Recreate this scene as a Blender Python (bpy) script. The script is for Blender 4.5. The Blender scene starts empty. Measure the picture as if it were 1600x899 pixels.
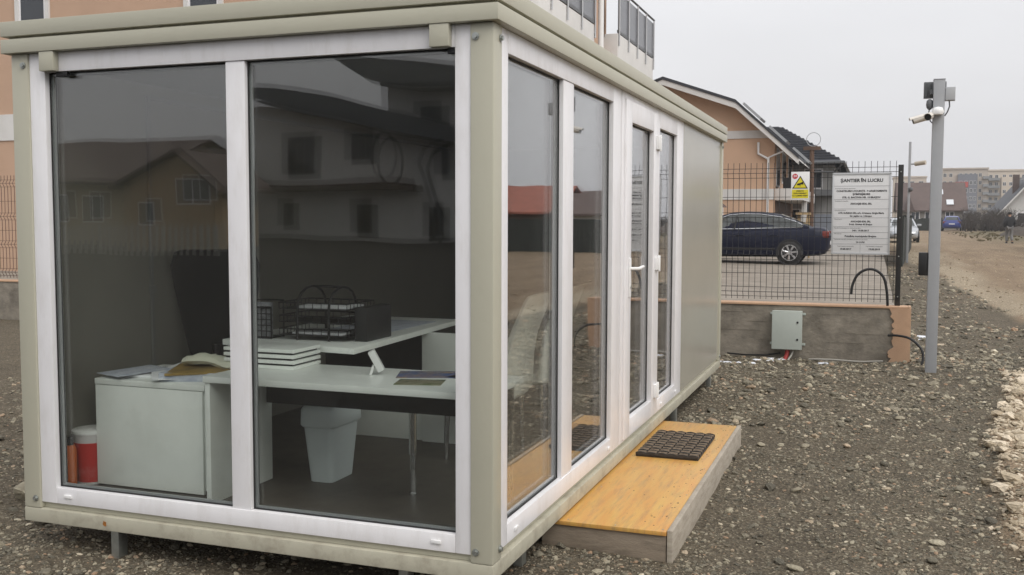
import bpy, bmesh, math, random
import numpy as np
from mathutils import Vector, Matrix, Euler

random.seed(7)
rng = np.random.default_rng(11)
SC = bpy.context.scene
COL = SC.collection
R = math.radians

# ------------------------------------------------------------------ camera
cam_d = bpy.data.cameras.new("camera")
cam_o = bpy.data.objects.new("camera", cam_d)
COL.objects.link(cam_o)
SC.camera = cam_o
cam_d.sensor_width = 36.0
cam_d.lens = 1557.8 / 1600 * 36.0
cam_d.clip_end = 3000
cam_d.clip_start = 0.05
CAM = Vector((1.4043, -3.6721, 1.4593))
yaw, pit, rol = -0.3465, -0.0673, 0.0025
fwd = Vector((math.sin(yaw) * math.cos(pit), math.cos(yaw) * math.cos(pit), math.sin(pit)))
rgt = fwd.cross(Vector((0, 0, 1))).normalized()
upv = rgt.cross(fwd)
r2 = rgt * math.cos(rol) + upv * math.sin(rol)
u2 = upv * math.cos(rol) - rgt * math.sin(rol)
m = Matrix((r2, u2, -fwd)).transposed().to_4x4()
m.translation = CAM
cam_o.matrix_world = m

# ------------------------------------------------------------------ sky, sun, exposure
SUN_EL, SUN_AZ = R(48), R(125)          # azimuth measured clockwise from +Y
wd = bpy.data.worlds.new("World")
SC.world = wd
wd.use_nodes = True
nt = wd.node_tree
bg = nt.nodes["Background"]
bg.inputs["Strength"].default_value = 0.1
sky = nt.nodes.new("ShaderNodeTexSky")
sky.sky_type = 'NISHITA'
sky.sun_disc = False
sky.sun_elevation = SUN_EL
sky.sun_rotation = SUN_AZ
sky.air_density = 2.0
sky.dust_density = 6.0
# closed cloud layer: even grey white, brighter towards the zenith as an overcast sky is
tc = nt.nodes.new("ShaderNodeTexCoord")
sep = nt.nodes.new("ShaderNodeSeparateXYZ")
nt.links.new(tc.outputs["Generated"], sep.inputs[0])
rampz = nt.nodes.new("ShaderNodeMapRange")
rampz.inputs[1].default_value = 0.0
rampz.inputs[2].default_value = 1.0
rampz.inputs[3].default_value = 1.0
rampz.inputs[4].default_value = 1.55
nt.links.new(sep.outputs[2], rampz.inputs[0])
cn = nt.nodes.new("ShaderNodeTexNoise")
cn.inputs["Scale"].default_value = 2.2
cn.inputs["Detail"].default_value = 5
mp = nt.nodes.new("ShaderNodeMapping")
mp.inputs["Scale"].default_value = (1, 1, 3)
nt.links.new(tc.outputs["Generated"], mp.inputs[0])
nt.links.new(mp.outputs[0], cn.inputs["Vector"])
cr = nt.nodes.new("ShaderNodeMapRange")
cr.inputs[1].default_value = 0.3
cr.inputs[2].default_value = 0.7
cr.inputs[3].default_value = 0.93
cr.inputs[4].default_value = 1.05
nt.links.new(cn.outputs[0], cr.inputs[0])
mul = nt.nodes.new("ShaderNodeMath"); mul.operation = 'MULTIPLY'
nt.links.new(rampz.outputs[0], mul.inputs[0])
nt.links.new(cr.outputs[0], mul.inputs[1])
cloud = nt.nodes.new("ShaderNodeVectorMath"); cloud.operation = 'SCALE'
cloud.inputs[0].default_value = (5.95, 5.95, 6.15)
nt.links.new(mul.outputs[0], cloud.inputs["Scale"])
mx = nt.nodes.new("ShaderNodeMix"); mx.data_type = 'RGBA'
mx.inputs[0].default_value = 0.93
nt.links.new(sky.outputs[0], mx.inputs[6])
nt.links.new(cloud.outputs[0], mx.inputs[7])
nt.links.new(mx.outputs[2], bg.inputs[0])

sd = bpy.data.lights.new("sun", 'SUN')
sd.energy = 1.5
sd.angle = R(50)
sd.color = (1.0, 0.97, 0.93)
so = bpy.data.objects.new("sun", sd)
COL.objects.link(so)
sdir = Vector((math.sin(SUN_AZ) * math.cos(SUN_EL), math.cos(SUN_AZ) * math.cos(SUN_EL), math.sin(SUN_EL)))
so.rotation_euler = (-sdir).to_track_quat('-Z', 'Y').to_euler()
so.location = sdir * 30

vs = SC.view_settings
vs.view_transform = 'Standard'
vs.look = 'None'
vs.gamma = 1
vs.exposure = 0.42
SC.render.engine = 'CYCLES'
SC.cycles.transparent_max_bounces = 18
SC.cycles.max_bounces = 6
SC.cycles.diffuse_bounces = 3
SC.cycles.glossy_bounces = 4
SC.cycles.use_adaptive_sampling = True
SC.cycles.adaptive_threshold = 0.02
SC.cycles.caustics_reflective = False
SC.cycles.caustics_refractive = False

# ------------------------------------------------------------------ materials
MATS = {}
def s2l(c):
    return tuple(((v / 255) / 12.92 if v / 255 <= .04045 else ((v / 255 + .055) / 1.055) ** 2.4) for v in c)

def mat(name, col, rough=0.6, metal=0.0, var=0.0, vscale=6.0, bump=0.0, bscale=60.0, spec=0.5,
        col2=None, stretch=(1, 1, 1), detail=6, dirt=None, dscale=2.5, damt=0.5, coat=0.0):
    if name in MATS:
        return MATS[name]
    mt = bpy.data.materials.new(name)
    mt.use_nodes = True
    t = mt.node_tree
    b = t.nodes["Principled BSDF"]
    b.inputs["Base Color"].default_value = (*col, 1)
    b.inputs["Roughness"].default_value = rough
    b.inputs["Metallic"].default_value = metal
    b.inputs["Specular IOR Level"].default_value = spec
    b.inputs["Coat Weight"].default_value = coat
    b.inputs["Coat Roughness"].default_value = 0.05
    co = t.nodes.new("ShaderNodeTexCoord")
    mpn = t.nodes.new("ShaderNodeMapping")
    mpn.inputs["Scale"].default_value = stretch
    t.links.new(co.outputs["Object"], mpn.inputs[0])
    last = None
    if var > 0 or col2:
        n = t.nodes.new("ShaderNodeTexNoise")
        n.inputs["Scale"].default_value = vscale
        n.inputs["Detail"].default_value = detail
        n.inputs["Roughness"].default_value = 0.62
        t.links.new(mpn.outputs[0], n.inputs["Vector"])
        mr = t.nodes.new("ShaderNodeMapRange")
        mr.inputs[1].default_value = 0.3
        mr.inputs[2].default_value = 0.7
        t.links.new(n.outputs[0], mr.inputs[0])
        mixn = t.nodes.new("ShaderNodeMix"); mixn.data_type = 'RGBA'
        c2 = col2 if col2 else tuple(v * (1 + var) for v in col)
        c1 = col if col2 else tuple(v * (1 - var) for v in col)
        mixn.inputs[6].default_value = (*c1, 1)
        mixn.inputs[7].default_value = (*c2, 1)
        t.links.new(mr.outputs[0], mixn.inputs[0])
        last = mixn.outputs[2]
    if dirt:
        n2 = t.nodes.new("ShaderNodeTexNoise")
        n2.inputs["Scale"].default_value = dscale
        n2.inputs["Detail"].default_value = 9
        n2.inputs["Roughness"].default_value = 0.7
        t.links.new(mpn.outputs[0], n2.inputs["Vector"])
        mr2 = t.nodes.new("ShaderNodeMapRange")
        mr2.inputs[1].default_value = 0.48
        mr2.inputs[2].default_value = 0.72
        mr2.inputs[3].default_value = 0.0
        mr2.inputs[4].default_value = damt
        t.links.new(n2.outputs[0], mr2.inputs[0])
        mix2 = t.nodes.new("ShaderNodeMix"); mix2.data_type = 'RGBA'
        if last:
            t.links.new(last, mix2.inputs[6])
        else:
            mix2.inputs[6].default_value = (*col, 1)
        mix2.inputs[7].default_value = (*dirt, 1)
        t.links.new(mr2.outputs[0], mix2.inputs[0])
        last = mix2.outputs[2]
    if last:
        t.links.new(last, b.inputs["Base Color"])
    if bump > 0:
        n3 = t.nodes.new("ShaderNodeTexNoise")
        n3.inputs["Scale"].default_value = bscale
        n3.inputs["Detail"].default_value = 5
        t.links.new(mpn.outputs[0], n3.inputs["Vector"])
        bp = t.nodes.new("ShaderNodeBump")
        bp.inputs["Strength"].default_value = bump
        bp.inputs["Distance"].default_value = 0.01
        t.links.new(n3.outputs[0], bp.inputs["Height"])
        t.links.new(bp.outputs[0], b.inputs["Normal"])
    MATS[name] = mt
    return mt

def glass_mat(name, tint, r0=0.047):
    """clear sheet with a faint dust film: Fresnel share of mirror reflection over transparency, per surface"""
    mt = bpy.data.materials.new(name)
    mt.use_nodes = True
    t = mt.node_tree
    for n in list(t.nodes):
        t.nodes.remove(n)
    L_ = t.links.new
    out = t.nodes.new("ShaderNodeOutputMaterial")
    tr = t.nodes.new("ShaderNodeBsdfTransparent"); tr.inputs[0].default_value = (*tint, 1)
    gl = t.nodes.new("ShaderNodeBsdfGlossy")
    gl.inputs["Roughness"].default_value = 0.0
    gl.inputs[0].default_value = (1.0, 0.99, 1.0, 1)
    co = t.nodes.new("ShaderNodeTexCoord")
    wn = t.nodes.new("ShaderNodeTexNoise"); wn.inputs["Scale"].default_value = 1.7; wn.inputs["Detail"].default_value = 1
    L_(co.outputs["Object"], wn.inputs["Vector"])
    bp = t.nodes.new("ShaderNodeBump"); bp.inputs["Strength"].default_value = 1.0; bp.inputs["Distance"].default_value = 0.0011
    L_(wn.outputs[0], bp.inputs["Height"]); L_(bp.outputs[0], gl.inputs["Normal"])
    lw = t.nodes.new("ShaderNodeLayerWeight"); lw.inputs[0].default_value = 0.5
    pw = t.nodes.new("ShaderNodeMath"); pw.operation = 'POWER'; pw.inputs[1].default_value = 4.7
    ma = t.nodes.new("ShaderNodeMath"); ma.operation = 'MULTIPLY_ADD'
    ma.inputs[1].default_value = 1 - r0; ma.inputs[2].default_value = r0
    mi = t.nodes.new("ShaderNodeMixShader")
    L_(lw.outputs["Facing"], pw.inputs[0]); L_(pw.outputs[0], ma.inputs[0]); L_(ma.outputs[0], mi.inputs[0])
    L_(tr.outputs[0], mi.inputs[1]); L_(gl.outputs[0], mi.inputs[2])
    dn = t.nodes.new("ShaderNodeTexNoise"); dn.inputs["Scale"].default_value = 3.2; dn.inputs["Detail"].default_value = 10; dn.inputs["Roughness"].default_value = .72
    mpg = t.nodes.new("ShaderNodeMapping"); mpg.inputs["Scale"].default_value = (1, 1, .45)
    L_(co.outputs["Object"], mpg.inputs[0]); L_(mpg.outputs[0], dn.inputs["Vector"])
    sp = t.nodes.new("ShaderNodeTexVoronoi"); sp.inputs["Scale"].default_value = 26
    L_(co.outputs["Object"], sp.inputs["Vector"])
    spr = t.nodes.new("ShaderNodeMapRange"); spr.inputs[1].default_value = .0; spr.inputs[2].default_value = .13; spr.inputs[3].default_value = .08; spr.inputs[4].default_value = 0
    L_(sp.outputs["Distance"], spr.inputs[0])
    sc_ = t.nodes.new("ShaderNodeSeparateColor"); L_(sp.outputs["Color"], sc_.inputs[0])
    gt = t.nodes.new("ShaderNodeMath"); gt.operation = 'GREATER_THAN'; gt.inputs[1].default_value = .86; L_(sc_.outputs[0], gt.inputs[0])
    sm = t.nodes.new("ShaderNodeMath"); sm.operation = 'MULTIPLY'; L_(spr.outputs[0], sm.inputs[0]); L_(gt.outputs[0], sm.inputs[1])
    dr_ = t.nodes.new("ShaderNodeMapRange"); dr_.inputs[1].default_value = .42; dr_.inputs[2].default_value = .78; dr_.inputs[3].default_value = .0002; dr_.inputs[4].default_value = .006
    L_(dn.outputs[0], dr_.inputs[0])
    ad = t.nodes.new("ShaderNodeMath"); L_(dr_.outputs[0], ad.inputs[0]); L_(sm.outputs[0], ad.inputs[1])
    df_ = t.nodes.new("ShaderNodeBsdfDiffuse"); df_.inputs[0].default_value = (.55, .52, .47, 1)
    m2 = t.nodes.new("ShaderNodeMixShader")
    L_(ad.outputs[0], m2.inputs[0]); L_(mi.outputs[0], m2.inputs[1]); L_(df_.outputs[0], m2.inputs[2])
    L_(m2.outputs[0], out.inputs[0])
    MATS[name] = mt
    return mt

BEIGE = mat('beige_lacquered_steel', (0.468, 0.453, 0.360), 0.42, var=0.05, vscale=3, bump=0.05, bscale=40,
            dirt=(0.36, 0.34, 0.27), dscale=3, damt=0.35)
BEIGE_PANEL = mat('beige_panel_sheet', (0.37, 0.355, 0.30), 0.22, var=0.04, vscale=1.4, bump=0.03, bscale=6)
PVC = mat('white_pvc', (0.82, 0.81, 0.82), 0.32, var=0.03, vscale=5, dirt=(0.56, 0.53, 0.49), dscale=16, damt=0.3, stretch=(1, 1, .3))
PVC_W = mat('white_plastic', (0.80, 0.80, 0.79), 0.4, var=0.02)
GASKET = mat('black_rubber_gasket', (0.02, 0.02, 0.02), 0.7)
SPACER = mat('grey_spacer', (0.32, 0.34, 0.34), 0.45, metal=0.3)
ZINC = mat('zinc_steel', (0.42, 0.44, 0.42), 0.4, metal=0.85, var=0.12, vscale=30)
GLASS = glass_mat('window_glass', (0.98, 0.988, 0.98))
CARGLASS = mat('dark_car_glass', (0.055, 0.062, 0.06), 0.08, spec=0.7, var=.4, vscale=1.5)
LDUCT = mat('grey_duct', (0.16, 0.16, 0.15), 0.5)
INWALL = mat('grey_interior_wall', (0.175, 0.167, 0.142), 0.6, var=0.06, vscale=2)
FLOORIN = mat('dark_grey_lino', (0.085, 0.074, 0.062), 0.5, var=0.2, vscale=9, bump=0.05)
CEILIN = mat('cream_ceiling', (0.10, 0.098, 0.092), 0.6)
DESKW = mat('white_laminate', (0.86, 0.885, 0.85), 0.3, var=0.03, vscale=8, dirt=(0.6, 0.62, 0.58), dscale=5, damt=0.35)
BLACKP = mat('black_plastic', (0.010, 0.010, 0.011), 0.45, var=0.2, vscale=20)
BLACKM = mat('black_metal', (0.010, 0.010, 0.011), 0.45, metal=0.2)
BLACKF = mat('black_fabric', (0.006, 0.006, 0.006), 0.9, bump=0.3, bscale=300)
CHROME = mat('chrome', (0.7, 0.7, 0.7), 0.15, metal=1.0)
PAPER = mat('white_paper', (0.80, 0.81, 0.83), 0.7, var=0.04, vscale=10)
LEATHER = mat('white_leatherette', (0.86, 0.87, 0.80), 0.3, coat=.6, var=0.04, vscale=6, bump=0.08, bscale=150)

# ------------------------------------------------------------------ mesh builder
class MB:
    def __init__(s):
        s.v = []; s.f = []; s.mi = []; s.m = 0
    def add(s, vs, fs):
        o = len(s.v)
        s.v += [tuple(p) for p in vs]
        for f in fs:
            s.f.append(tuple(i + o for i in f)); s.mi.append(s.m)
        return s
    def box(s, x0, y0, z0, x1, y1, z1, M=None):
        x0, x1 = min(x0, x1), max(x0, x1); y0, y1 = min(y0, y1), max(y0, y1); z0, z1 = min(z0, z1), max(z0, z1)
        vs = [Vector(p) for p in ((x0,y0,z0),(x1,y0,z0),(x1,y1,z0),(x0,y1,z0),(x0,y0,z1),(x1,y0,z1),(x1,y1,z1),(x0,y1,z1))]
        if M is not None: vs = [M @ p for p in vs]
        return s.add(vs, [(3,2,1,0),(4,5,6,7),(0,1,5,4),(1,2,6,5),(2,3,7,6),(3,0,4,7)])
    def tube(s, pts, r, n=8, closed=False):
        pts = [Vector(p) for p in pts]
        rs = r if isinstance(r, (list, tuple)) else [r] * len(pts)
        rings = []
        prev = None
        N = len(pts)
        for i, p in enumerate(pts):
            if closed:
                t = (pts[(i + 1) % N] - pts[i - 1])
            else:
                t = (pts[min(i + 1, N - 1)] - pts[max(i - 1, 0)])
            t.normalize()
            if prev is None:
                a = Vector((0, 0, 1)) if abs(t.z) < .9 else Vector((1, 0, 0))
                nx = t.cross(a).normalized()
            else:
                nx = (prev - t * prev.dot(t)).normalized()
            prev = nx
            ny = t.cross(nx)
            rings.append([p + (nx * math.cos(2*math.pi*(k+.5)/n) + ny * math.sin(2*math.pi*(k+.5)/n)) * rs[i] for k in range(n)])
        vs = [q for rg in rings for q in rg]
        fs = []
        for i in range(N if closed else N - 1):
            j = (i + 1) % N
            for k in range(n):
                fs.append((i*n+k, i*n+(k+1) % n, j*n+(k+1) % n, j*n+k))
        if not closed:
            fs.append(tuple(range(n))[::-1]); fs.append(tuple((N-1)*n+k for k in range(n)))
        return s.add(vs, fs)
    def prism(s, poly, axis, a, b):
        """poly: 2D points; axis 'x': (y,z) 'y': (x,z) 'z': (x,y)"""
        def P(u, v, w):
            return {'x': (w, u, v), 'y': (u, w, v), 'z': (u, v, w)}[axis]
        n = len(poly)
        vs = [P(u, v, a) for u, v in poly] + [P(u, v, b) for u, v in poly]
        fs = [tuple(range(n))[::-1], tuple(range(n, 2*n))]
        for i in range(n):
            j = (i + 1) % n
            fs.append((i, j, n + j, n + i))
        return s.add(vs, fs)
    def lathe(s, prof, c, n=20):
        vs = []; fs = []
        for (r, z) in prof:
            for k in range(n):
                a = 2*math.pi*k/n
                vs.append((c[0] + r*math.cos(a), c[1] + r*math.sin(a), c[2] + z))
        for i in range(len(prof) - 1):
            for k in range(n):
                fs.append((i*n+k, i*n+(k+1) % n, (i+1)*n+(k+1) % n, (i+1)*n+k))
        fs.append(tuple(range(n))[::-1]); fs.append(tuple((len(prof)-1)*n+k for k in range(n)))
        return s.add(vs, fs)
    def loft(s, rings, caps=True, closed=True):
        n = len(rings[0]); vs = [q for r in rings for q in r]; fs = []
        for i in range(len(rings) - 1):
            for k in range(n if closed else n - 1):
                fs.append((i*n+k, i*n+(k+1) % n, (i+1)*n+(k+1) % n, (i+1)*n+k))
        if caps:
            fs.append(tuple(range(n))[::-1]); fs.append(tuple((len(rings)-1)*n+k for k in range(n)))
        return s.add(vs, fs)
    def mesh(s, name, mats, bevel=0.0, seg=2, smooth=None, fix=True):
        me = bpy.data.meshes.new(name)
        me.from_pydata(s.v, [], s.f)
        if not isinstance(mats, (list, tuple)): mats = [mats]
        for q in mats: me.materials.append(q)
        if len(mats) > 1: me.polygons.foreach_set('material_index', s.mi)
        bm = bmesh.new(); bm.from_mesh(me)
        if fix: bmesh.ops.recalc_face_normals(bm, faces=bm.faces)
        if bevel > 0:
            es = [e for e in bm.edges if len(e.link_faces) == 2 and e.calc_face_angle(0) > R(28)]
            bmesh.ops.bevel(bm, geom=es, offset=bevel, segments=seg, profile=0.6, affect='EDGES', clamp_overlap=True)
        bm.to_mesh(me); bm.free()
        if smooth is not None:
            me.shade_smooth(); me.set_sharp_from_angle(angle=R(smooth))
        elif bevel > 0:
            me.shade_smooth(); me.set_sharp_from_angle(angle=R(50))
        return me
    def build(s, name, mats, parent=None, bevel=0.0, seg=2, smooth=None, fix=True, **kw):
        return link(name, s.mesh(name, mats, bevel, seg, smooth, fix), parent, **kw)

def link(name, me, parent=None, label=None, cat=None, group=None, kind=None):
    o = bpy.data.objects.new(name, me)
    COL.objects.link(o)
    if parent is not None:
        o.parent = parent
        if parent.get('_wc'):                      # parts given in world coordinates
            o.matrix_parent_inverse = Matrix.Translation(-Vector(parent.location))
    tag(o, label, cat, group, kind)
    return o

def tag(o, label=None, cat=None, group=None, kind=None):
    if label: o['label'] = label
    if cat: o['category'] = cat
    if group: o['group'] = group
    if kind: o['kind'] = kind
    return o

WC_ROOTS = []
def thing(name, label, cat, loc=(0, 0, 0), rotz=0.0, group=None, world=True):
    o = bpy.data.objects.new(name, None)
    o.empty_display_size = 0.2
    o.location = loc
    o.rotation_euler = (0, 0, rotz)
    COL.objects.link(o)
    if world:
        o['_wc'] = 1; WC_ROOTS.append(o)
    return tag(o, label, cat, group)

def B(name, mt, parent, b, bevel=0.0, **kw):
    return MB().box(*b).build(name, mt, parent, bevel=bevel, **kw)

def text(name, body, size, loc, mt, parent, rot=(math.pi/2, 0, 0), align='CENTER', sx=1.0, ext=0.0004, bold=0.0):
    cu = bpy.data.curves.new(name, 'FONT')
    cu.body = body; cu.size = size; cu.align_x = align; cu.align_y = 'CENTER'
    cu.extrude = ext; cu.resolution_u = 2; cu.offset = bold
    o = bpy.data.objects.new(name + '_tmp', cu)
    COL.objects.link(o)
    bpy.context.view_layer.update()
    dg = bpy.context.evaluated_depsgraph_get()
    me = bpy.data.meshes.new_from_object(o.evaluated_get(dg))
    COL.objects.unlink(o); bpy.data.objects.remove(o); bpy.data.curves.remove(cu)
    M = Matrix.Translation(loc) @ Euler(rot).to_matrix().to_4x4() @ Matrix.Diagonal((sx, 1, 1, 1))
    me.transform(M)
    me.materials.clear(); me.materials.append(mt)
    me.name = name
    return link(name, me, parent)

# ------------------------------------------------------------------ the ground
def smooth01(a, b, x):
    t = np.clip((x - a) / (b - a), 0, 1)
    return t * t * (3 - 2 * t)

def vnoise(x, y, s, seed):
    """cheap value noise for numpy arrays"""
    g = np.random.default_rng(seed).random((256, 256))
    X = x / s; Y = y / s
    xi = np.floor(X).astype(int); yi = np.floor(Y).astype(int)
    fx = X - xi; fy = Y - yi
    fx = fx*fx*(3-2*fx); fy = fy*fy*(3-2*fy)
    a = g[xi % 256, yi % 256]; b = g[(xi+1) % 256, yi % 256]; c = g[xi % 256, (yi+1) % 256]; d = g[(xi+1) % 256, (yi+1) % 256]
    return (a*(1-fx)+b*fx)*(1-fy) + (c*(1-fx)+d*fx)*fy - 0.5

def ground_z(x, y):
    x = np.asarray(x, float); y = np.asarray(y, float)
    z = -0.15 + 0.0078 * np.clip(y - 8, 0, 112) + 0.0125 * np.clip(-6 - y, 0, 44)
    z = z + 0.05 * smooth01(-1.6, -3.4, x) * smooth01(9, 5, y)
    rough = vnoise(x, y, 0.9, 1) * 0.035 + vnoise(x, y, 0.33, 2) * 0.018 + vnoise(x, y, 0.12, 3) * 0.010
    far = vnoise(x, y, 4.0, 4) * 0.10 + vnoise(x, y, 14.0, 5) * 0.25
    z = z + rough + far * smooth01(9, 22, np.hypot(x - 1, y))
    # wheel ruts of the dirt road
    cx = 4.0 + (y - 10) * 0.055
    for off in (-0.8, 0.8):
        z = z - 0.06 * np.exp(-((x - cx - off) / 0.28) ** 2) * smooth01(8, 14, y)
    # lower limestone heap on the right edge
    z = z + 0.05 * rocks_w(x, y)
    return z

def rocks_w(x, y):
    edge = 2.02 + 0.035 * y + 0.115 * np.clip(y - 3.8, 0, 9) + 0.035 * np.sin(y * 2.3) + 0.03 * np.sin(y * 5.3 + 1)
    return smooth01(-0.03, 0.10, x - edge) * smooth01(8.6, 7.2, y) * smooth01(-4, -2, y)

def tan_w(x, y):
    """share of pale tan road gravel and mud"""
    n = vnoise(x, y, 1.3, 8) * 0.9 + vnoise(x, y, 0.4, 9) * 0.5
    q = (y - (26.0 - 16.7 * (x - 3.0))) / np.clip(y, 6, 60)
    w = smooth01(-0.12, 0.16, q + n * .35) * smooth01(7, 11, y)
    w = np.maximum(w, 0.75 * smooth01(.0, .3, vnoise(x, y * .5, 1.6, 18)) * smooth01(15, 22, y) * smooth01(1.8, 2.4, x))
    return np.clip(np.maximum(w, rocks_w(x, y)), 0, 1)

def cream_w(x, y):
    n = vnoise(x, y, 1.1, 28) * 0.8 + vnoise(x, y, 0.35, 29) * 0.6
    q = (y - (26.0 - 16.7 * (x - 3.0))) / np.clip(y, 6, 60)
    return np.clip(smooth01(-0.05, 0.10, q + n * .3) * smooth01(1.0, 0.45, q + n * .5) * smooth01(7, 11, y) * smooth01(2.2, 2.9, x), 0, 1)

def lines(lo, hi, step, far, k):
    a = list(np.arange(lo, hi + 1e-6, step))
    s = step; v = a[-1]
    while v < far:
        s *= k; v += s; a.append(v)
    s = step; v = a[0]; pre = []
    while v > -far:
        s *= k; v -= s; pre.append(v)
    return np.array(pre[::-1] + a)

gx = lines(-3.8, 4.2, 0.055, 900, 1.16)
gy = lines(-1.2, 9.5, 0.055, 900, 1.13)
XX, YY = np.meshgrid(gx, gy, indexing='ij')
ZZ = ground_z(XX, YY)
nx, ny = XX.shape
gverts = np.stack([XX.ravel(), YY.ravel(), ZZ.ravel()], 1)
ii = np.arange(nx * ny).reshape(nx, ny)
gf = np.stack([ii[:-1, :-1].ravel(), ii[1:, :-1].ravel(), ii[1:, 1:].ravel(), ii[:-1, 1:].ravel()], 1)
gme = bpy.data.meshes.new('ground')
gme.from_pydata(gverts.tolist(), [], gf.tolist())
at = gme.attributes.new('tan', 'FLOAT', 'POINT')
at.data.foreach_set('value', tan_w(XX, YY).ravel().astype(np.float32))
gr_w = smooth01(6.5, 9.5, XX + vnoise(XX, YY, 3, 12) * 3 - (YY - 60) * 0.06) * smooth01(32, 48, YY) * (0.6 + vnoise(XX, YY, 2, 13))
at2 = gme.attributes.new('grass', 'FLOAT', 'POINT')
at2.data.foreach_set('value', np.clip(gr_w, 0, 1).ravel().astype(np.float32))
at3 = gme.attributes.new('mud', 'FLOAT', 'POINT')
at3.data.foreach_set('value', smooth01(-0.35, -1.3, YY + vnoise(XX, YY, .5, 14) * .5).ravel().astype(np.float32))
at4 = gme.attributes.new('cream', 'FLOAT', 'POINT')
at4.data.foreach_set('value', cream_w(XX, YY).ravel().astype(np.float32))
gme.shade_smooth()

def ground_mat():
    mt = bpy.data.materials.new('gravel_ground')
    mt.use_nodes = True
    t = mt.node_tree
    b = t.nodes["Principled BSDF"]
    b.inputs["Roughness"].default_value = 0.9
    b.inputs["Specular IOR Level"].default_value = 0.25
    geo = t.nodes.new("ShaderNodeNewGeometry")
    def noise(scale, det=8, rough=.65):
        n = t.nodes.new("ShaderNodeTexNoise")
        n.inputs["Scale"].default_value = scale; n.inputs["Detail"].default_value = det
        n.inputs["Roughness"].default_value = rough
        t.links.new(geo.outputs["Position"], n.inputs["Vector"])
        return n
    def ramp(src, stops):
        r = t.nodes.new("ShaderNodeValToRGB")
        e = r.color_ramp.elements
        e[0].position, e[0].color = stops[0][0], (*stops[0][1], 1)
        e[1].position, e[1].color = stops[-1][0], (*stops[-1][1], 1)
        for p, c in stops[1:-1]:
            q = e.new(p); q.color = (*c, 1)
        t.links.new(src, r.inputs[0])
        return r
    def mix(f, a, bb):
        x = t.nodes.new("ShaderNodeMix"); x.data_type = 'RGBA'
        if isinstance(f, float): x.inputs[0].default_value = f
        else: t.links.new(f, x.inputs[0])
        t.links.new(a, x.inputs[6]); t.links.new(bb, x.inputs[7])
        return x.outputs[2]
    vor = t.nodes.new("ShaderNodeTexVoronoi"); vor.inputs["Scale"].default_value = 70
    t.links.new(geo.outputs["Position"], vor.inputs["Vector"])
    vsep = t.nodes.new("ShaderNodeSeparateColor"); t.links.new(vor.outputs["Color"], vsep.inputs[0])
    grit = ramp(vsep.outputs[0], [(0.0, (0.059, 0.050, 0.036)), (0.5, (0.111, 0.094, 0.067)), (0.85, (0.170, 0.144, 0.102)), (1.0, (0.313, 0.271, 0.199))])
    mud = ramp(noise(2.2).outputs[0], [(0.3, (0.052, 0.041, 0.028)), (0.7, (0.131, 0.105, 0.071))])
    base = mix(0.45, grit.outputs[0], mud.outputs[0])
    rn = noise(1.1)
    rmap = t.nodes.new("ShaderNodeMapping"); rmap.inputs["Scale"].default_value = (1.3, 0.22, 1); rmap.inputs["Rotation"].default_value = (0, 0, 0.07)
    t.links.new(geo.outputs["Position"], rmap.inputs[0]); t.links.new(rmap.outputs[0], rn.inputs["Vector"])
    tanc = ramp(rn.outputs[0], [(0.3, (0.140, 0.097, 0.060)), (0.5, (0.215, 0.153, 0.097)), (0.7, (0.322, 0.246, 0.160))])
    tang = ramp(vsep.outputs[1], [(0.0, (0.118, 0.084, 0.053)), (0.6, (0.236, 0.174, 0.111)), (1.0, (0.451, 0.368, 0.261))])
    tanm = mix(0.45, tanc.outputs[0], tang.outputs[0])
    a1 = t.nodes.new("ShaderNodeAttribute"); a1.attribute_name = 'tan'
    c1 = mix(a1.outputs["Fac"], base, tanm)
    grass = ramp(noise(6).outputs[0], [(0.3, (0.05, 0.048, 0.024)), (0.6, (0.105, 0.10, 0.05)), (0.8, (0.16, 0.14, 0.085))])
    a2 = t.nodes.new("ShaderNodeAttribute"); a2.attribute_name = 'grass'
    c2 = mix(a2.outputs["Fac"], c1, grass.outputs[0])
    a4 = t.nodes.new("ShaderNodeAttribute"); a4.attribute_name = 'cream'
    crm = ramp(vsep.outputs[2], [(0.0, (0.17, 0.135, 0.09)), (0.55, (0.32, 0.265, 0.185)), (1.0, (0.50, 0.43, 0.32))])
    cm = t.nodes.new("ShaderNodeMath"); cm.operation = 'MULTIPLY'; cm.inputs[1].default_value = .85
    t.links.new(a4.outputs["Fac"], cm.inputs[0])
    c2 = mix(cm.outputs[0], c2, crm.outputs[0])
    a3 = t.nodes.new("ShaderNodeAttribute"); a3.attribute_name = 'mud'
    wet = ramp(noise(1.6).outputs[0], [(0.3, (0.014, 0.012, 0.009)), (0.7, (0.033, 0.028, 0.021))])
    c2 = mix(a3.outputs["Fac"], c2, wet.outputs[0])
    t.links.new(c2, b.inputs["Base Color"])
    bp = t.nodes.new("ShaderNodeBump"); bp.inputs["Strength"].default_value = 0.8; bp.inputs["Distance"].default_value = 0.012
    t.links.new(vor.outputs["Distance"], bp.inputs["Height"])
    bp2 = t.nodes.new("ShaderNodeBump"); bp2.inputs["Strength"].default_value = 0.6; bp2.inputs["Distance"].default_value = 0.03
    t.links.new(noise(9).outputs[0], bp2.inputs["Height"])
    t.links.new(bp.outputs[0], bp2.inputs["Normal"])
    t.links.new(bp2.outputs[0], b.inputs["Normal"])
    return mt
gme.materials.append(ground_mat())
ground = link('ground', gme, kind='structure')

def gz(x, y):
    return float(ground_z(np.array([x]), np.array([y]))[0])

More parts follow.
